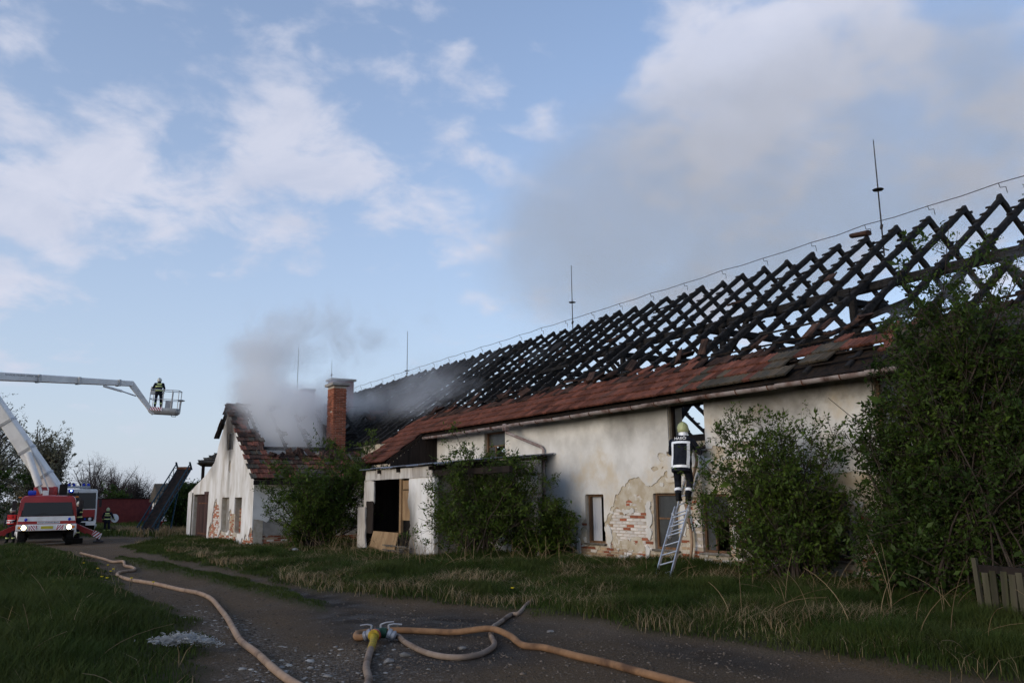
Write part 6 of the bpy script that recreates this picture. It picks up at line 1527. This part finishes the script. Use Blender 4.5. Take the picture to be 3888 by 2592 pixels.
D_ = [r8(*p) for p in ((1795, 572), (1830, 570), (1855, 585), (1890, 606), (1950, 632), (2030, 650), (2120, 655), (2200, 642), (2255, 616), (2272, 592), (2262, 568), (2256, 545), (2268, 515), (2295, 488), (2345, 458))]+[b6(*p) for p in ((30, 335), (70, 312), (108, 275), (126, 250), (110, 233), (60, 222), (0, 214), (-60, 205))]
hose('thin hose looping right of the breeching under the brown hose into the grass', gpts(D_, .034, [.04, .02]+[0]*21), .034, 'hose_grey')
g1 = Vector((13.25, 14.1, gzf(13.2, 14.1)+.03))
E_ = [Vector((12.6, 16.6, gzf(12.6, 16.6)+.03)), Vector((13.1, 15.2, gzf(13, 15)+.03)), onx(1573, 1316, 13.6), onx(1584, 1290, 13.9), onx(1589, 1250, 13.95), onx(1586, 1215, 13.97), onx(1580, 1185, 13.98), onx(1577, 1150, 13.98), onx(1590, 1100, 13.96), onx(1600, 1060, 13.95), onx(1598, 1035, 14.0), Vector((14.5, 14.7, 2.95))]
hose('hose rising up the wall behind the ladder to the upper window', E_, .036, 'hose_tan')
# yellow tape sleeves near the couplings
def sleeve(pts, r, parent):
    m = MB(); m.tube(pts, r, 14); return m.build('tape_sleeve', M['tape_yellow'], parent)
ptsB = smooth_path(gpts(B_, HR, [.05, .02, 0, 0, 0, 0, 0, 0]))
# dividing breeching
bc = onz(*r8(1735, 572)); bc.z = gzf(bc.x, bc.y)
dv = thing('dividing_breeching', 'three way hose dividing breeching with lever valves on the wet track', 'valve', tuple(bc))
pl = gpts([r8(1690, 573)], HR, [.04])[0]; pr_ = gpts([r8(1795, 572)], HR, [.04])[0]; pb = gpts([r8(1722, 582)], HR, [.05])[0]
ax = (pr_-pl).normalized(); ctr = (pl+pr_)/2+Vector((0, 0, .03)); fw = (pb-ctr); fw.z = 0; fw.normalize()
m = MB(); m.tube([ctr-ax*.09, ctr+ax*.10], [.065, .065], 14); m.tube([ctr+fw*.0, ctr+fw*.16], .06, 14); m.tube([ctr, ctr-fw*.14], .055, 14); m.build('body', M['valve_green'], dv, smooth=40)
for a_, b_ in ((ctr-ax*.09, pl-ax*.02), (ctr+ax*.10, pr_+ax*.02)):
    d = (b_-a_).normalized(); Lc = (b_-a_).length; m = MB(); m.lathe([(.05, 0), (.068, .01), (.068, .05), (.055, .06), (.055, max(Lc-.07, .07)), (.066, max(Lc-.06, .08)), (.066, max(Lc-.02, .1)), (.046, max(Lc, .12))], a_, d, 16); m.build('coupling', M['zinc'], dv, smooth=40)
m = MB(); m.lathe([(.062, 0), (.078, .005), (.078, .03), (.062, .035)], ctr+fw*.145, fw, 16); m.build('red_ring', M['paint_red'], dv); m = MB(); m.lathe([(.062, 0), (.075, .005), (.075, .022), (.062, .028)], ctr+fw*.185, fw, 16); m.build('yellow_ring', M['tape_yellow'], dv)
sleeve([ctr+fw*.20, ptsB[4], ptsB[7], ptsB[10]], HR+.004, dv)
for k, (o_, dd) in enumerate(((-ax*.10, (-.15, .3)), (Vector((0, 0, 0))-fw*.05, (.15, .5)), (ax*.12, (.3, .2)))):
    p = ctr+o_+Vector((0, 0, .05)); q = p+Vector((0, 0, .05)); e = q+ax*(.17 if k else -.15)+Vector((0, 0, .03 if k == 1 else .0)); m = MB(); m.tube([p, q], .015, 8); m.tube([q, q.lerp(e, .4)+Vector((0, 0, .01)), e], .010, 6); m.build('lever', M['zinc'], dv)
# --- white netting and litter
r = np.random.default_rng(77); nc = onz(420, 1503); nd = (onz(480, 1500)-onz(350, 1502)).normalized(); P = []
for k in range(900):
    a = r.normal(0, .16); b = r.normal(0, .055); w = max(.2, 1-abs(a)/.45); c = nc+nd*a+Vector((-nd.y, nd.x, 0))*b; z0 = gzf(c.x, c.y)+.12
    P.append(np.array(c)*np.array([1, 1, 0])+np.array([0, 0, z0])+np.cumsum(r.normal(0, .014, (9, 3)), 0)*np.array([1, 1, .6])+np.array([0, 0, abs(r.normal(0, .028))*w]))
P = np.array(P); V, F = np_tubes(P, np.full((len(P), 9), .0032), 3); tag(link('netting', np_mesh('netting', V, F), M['foil']), 'crumpled white netting lying in the grass at the lower left', 'netting')
p = onz(677, 1268, .1); bm = bmesh.new(); bmesh.ops.create_icosphere(bm, subdivisions=2, radius=.13)
for v in bm.verts: v.co = v.co*(1+random.uniform(-.2, .2)); v.co.z *= .7
me = bpy.data.meshes.new('bag'); bm.to_mesh(me); bm.free(); o = link('plastic_bag', me, M['foil']); o.location = (p.x, p.y, gzf(p.x, p.y)+.10); tag(o, 'small white plastic bag in the grass before the gabled wing', 'bag')
p = at(118, 1245, 40); m = MB(); m.beam((p.x-.45, p.y, gzf(p.x, p.y)+.22), (p.x+.5, p.y+.1, gzf(p.x, p.y)+.26), .14, .03); tag(m.build('plank', M['wood_grey']), 'pale plank lying in the grass in front of the platform truck', 'plank')

# ------------------------------------------------------------------ smoke
def smoke(name, label, lo, hi, blobs, dens, col, nscale, thr=.45, gain=3.0, stretch=(1, 1, .8), detail=4.0, rate=1.0, aniso=.1, dist=.6, off=(0, 0, 0)):
    lo, hi = Vector(lo), Vector(hi); m = MB(); m.box((lo+hi)/2, hi-lo); mt = bpy.data.materials.new(name); mt.use_nodes = True; nt = mt.node_tree; N = nt.nodes; L = nt.links; N.clear()
    out = N.new('ShaderNodeOutputMaterial'); pv = N.new('ShaderNodeVolumePrincipled'); L.new(pv.outputs[0], out.inputs['Volume'])
    pv.inputs['Color'].default_value = (*col, 1); pv.inputs['Anisotropy'].default_value = aniso
    pos = N.new('ShaderNodeNewGeometry').outputs['Position']
    def mth(op, a, b=None, clamp=False):
        x = N.new('ShaderNodeMath'); x.operation = op; x.use_clamp = clamp
        for i, v in enumerate((a, b)):
            if v is None: continue
            if isinstance(v, (int, float)): x.inputs[i].default_value = v
            else: L.new(v, x.inputs[i])
        return x.outputs[0]
    mp = N.new('ShaderNodeMapping'); mp.inputs['Scale'].default_value = stretch; mp.inputs['Location'].default_value = off; L.new(pos, mp.inputs[0])
    n = N.new('ShaderNodeTexNoise'); n.inputs['Scale'].default_value = nscale; n.inputs['Detail'].default_value = detail; n.inputs['Roughness'].default_value = .55; n.inputs['Distortion'].default_value = dist; L.new(mp.outputs[0], n.inputs['Vector'])
    tot = None
    for (c, r, w) in blobs:
        sub = N.new('ShaderNodeVectorMath'); sub.operation = 'SUBTRACT'; L.new(pos, sub.inputs[0]); sub.inputs[1].default_value = c
        dv_ = N.new('ShaderNodeVectorMath'); dv_.operation = 'DIVIDE'; L.new(sub.outputs[0], dv_.inputs[0]); dv_.inputs[1].default_value = r
        dt = N.new('ShaderNodeVectorMath'); dt.operation = 'DOT_PRODUCT'; L.new(dv_.outputs[0], dt.inputs[0]); L.new(dv_.outputs[0], dt.inputs[1])
        g = mth('MULTIPLY', mth('EXPONENT', mth('MULTIPLY', dt.outputs['Value'], -1.0)), w); tot = g if tot is None else mth('ADD', tot, g)
    s = mth('MULTIPLY', mth('SUBTRACT', mth('ADD', n.outputs['Fac'], mth('MULTIPLY', mth('MINIMUM', tot, 1.0), .55)), thr+.35), gain)
    s = mth('MULTIPLY', mth('MINIMUM', mth('MAXIMUM', s, 0.0), 1.0), mth('MINIMUM', tot, 1.0))
    L.new(mth('MULTIPLY', s, dens), pv.inputs['Density'])
    o = m.build(name, mt); mt.cycles.volume_step_rate = rate; tag(o, label, 'smoke', kind='stuff'); return o
W_ = lambda px, py, d: tuple(at(px, py, d))
smoke('wing_smoke', 'thick pale smoke pouring out of the burnt roof of the gabled wing', (7.4, 34.2, 2.9), (21.5, 49.5, 15.0),
      [(W_(612, 1020, 38.8), (1.1, 1.5, .9), 1.6), (W_(680, 1010, 38.8), (1.2, 1.5, .9), 1.5), (W_(625, 950, 39.4), (1.5, 1.7, 1.1), 1.5), (W_(700, 940, 39.8), (1.3, 1.6, 1.0), 1.2), (W_(590, 880, 40.2), (1.3, 1.7, 1.1), .85), (W_(565, 800, 40.6), (1.0, 1.5, .9), .68), (W_(650, 810, 41), (1.6, 1.8, 1.2), .72),
       (W_(630, 735, 41.8), (1.6, 1.8, .9), .46), (W_(740, 720, 42.6), (2.0, 2, 1.2), .40), (W_(790, 800, 42.5), (1.8, 1.9, 1.2), .38), (W_(870, 800, 43.6), (2.0, 2.0, 1.3), .32), (W_(760, 890, 41.4), (1.3, 1.6, 1.0), .55), (W_(840, 930, 41.2), (1.2, 1.6, .9), .65), (W_(960, 720, 45), (2.4, 2.4, 1.8), .24)],
      1.9, (.9995, .9985, .997), .8, thr=.30, gain=1.7, rate=.9, stretch=(1, 1, .75), detail=6, dist=1.1)
smoke('roof_smoke', 'bluish smoke creeping over the left end of the burnt rafters', (13.6, 23.5, 4.2), (21.5, 42, 10.4),
      [((15.2, 31.5, 5.4), (1.3, 2.2, .9), .9), ((16.4, 33.5, 6.6), (1.4, 2.4, 1.2), .8), ((17.6, 36, 8.0), (1.6, 2.8, 1.2), .7), ((15.5, 36, 6.2), (1.6, 3, 1.4), .9), ((16.5, 29.5, 6.2), (1.4, 2.2, .8), .6), ((18.5, 31, 8.0), (1.4, 2.6, .9), .5), ((17.5, 26.5, 7.2), (1.0, 2.0, .6), .45), ((19.0, 27.5, 8.6), (1.0, 2.2, .7), .45)],
      .26, (.96, .97, .99), .7, thr=.40, gain=2.2, rate=1.2, off=(3, 1, 0), dist=1.0)
smoke('drifting_smoke', 'huge faint brownish smoke cloud drifting across the sky behind the ridge', (24, 12, 8.5), (62, 64, 44),
      [(W_(1400, 520, 58), (8, 8, 7), 1.0), (W_(1560, 470, 55), (8, 9, 7), 1.0), (W_(1850, 350, 52), (9, 9, 8), .8), (W_(1300, 640, 56), (6, 6, 5), .8), (W_(2100, 300, 50), (9, 9, 9), .7), (W_(2300, 330, 50), (9, 9, 7), .6), (W_(1750, 560, 54), (9, 8, 6), .6)],
      0.100, (.978, .930, .870), .12, thr=.36, gain=1.8, rate=1.8, stretch=(1, 1, 1.2), detail=5, dist=.8)
smoke('eave_smoke', 'small wisp of bluish smoke rising from the tiles at the right', (13.9, 6.2, 4.7), (19.0, 11.6, 7.2),
      [((15.0, 9.8, 5.2), (.5, .6, .35), 1.0), ((15.8, 9.0, 5.7), (.6, .8, .4), .9), ((16.6, 8.0, 6.2), (.7, .9, .45), .8)], .55, (.94, .96, .99), 1.4, thr=.42, gain=3.0, rate=1.5)
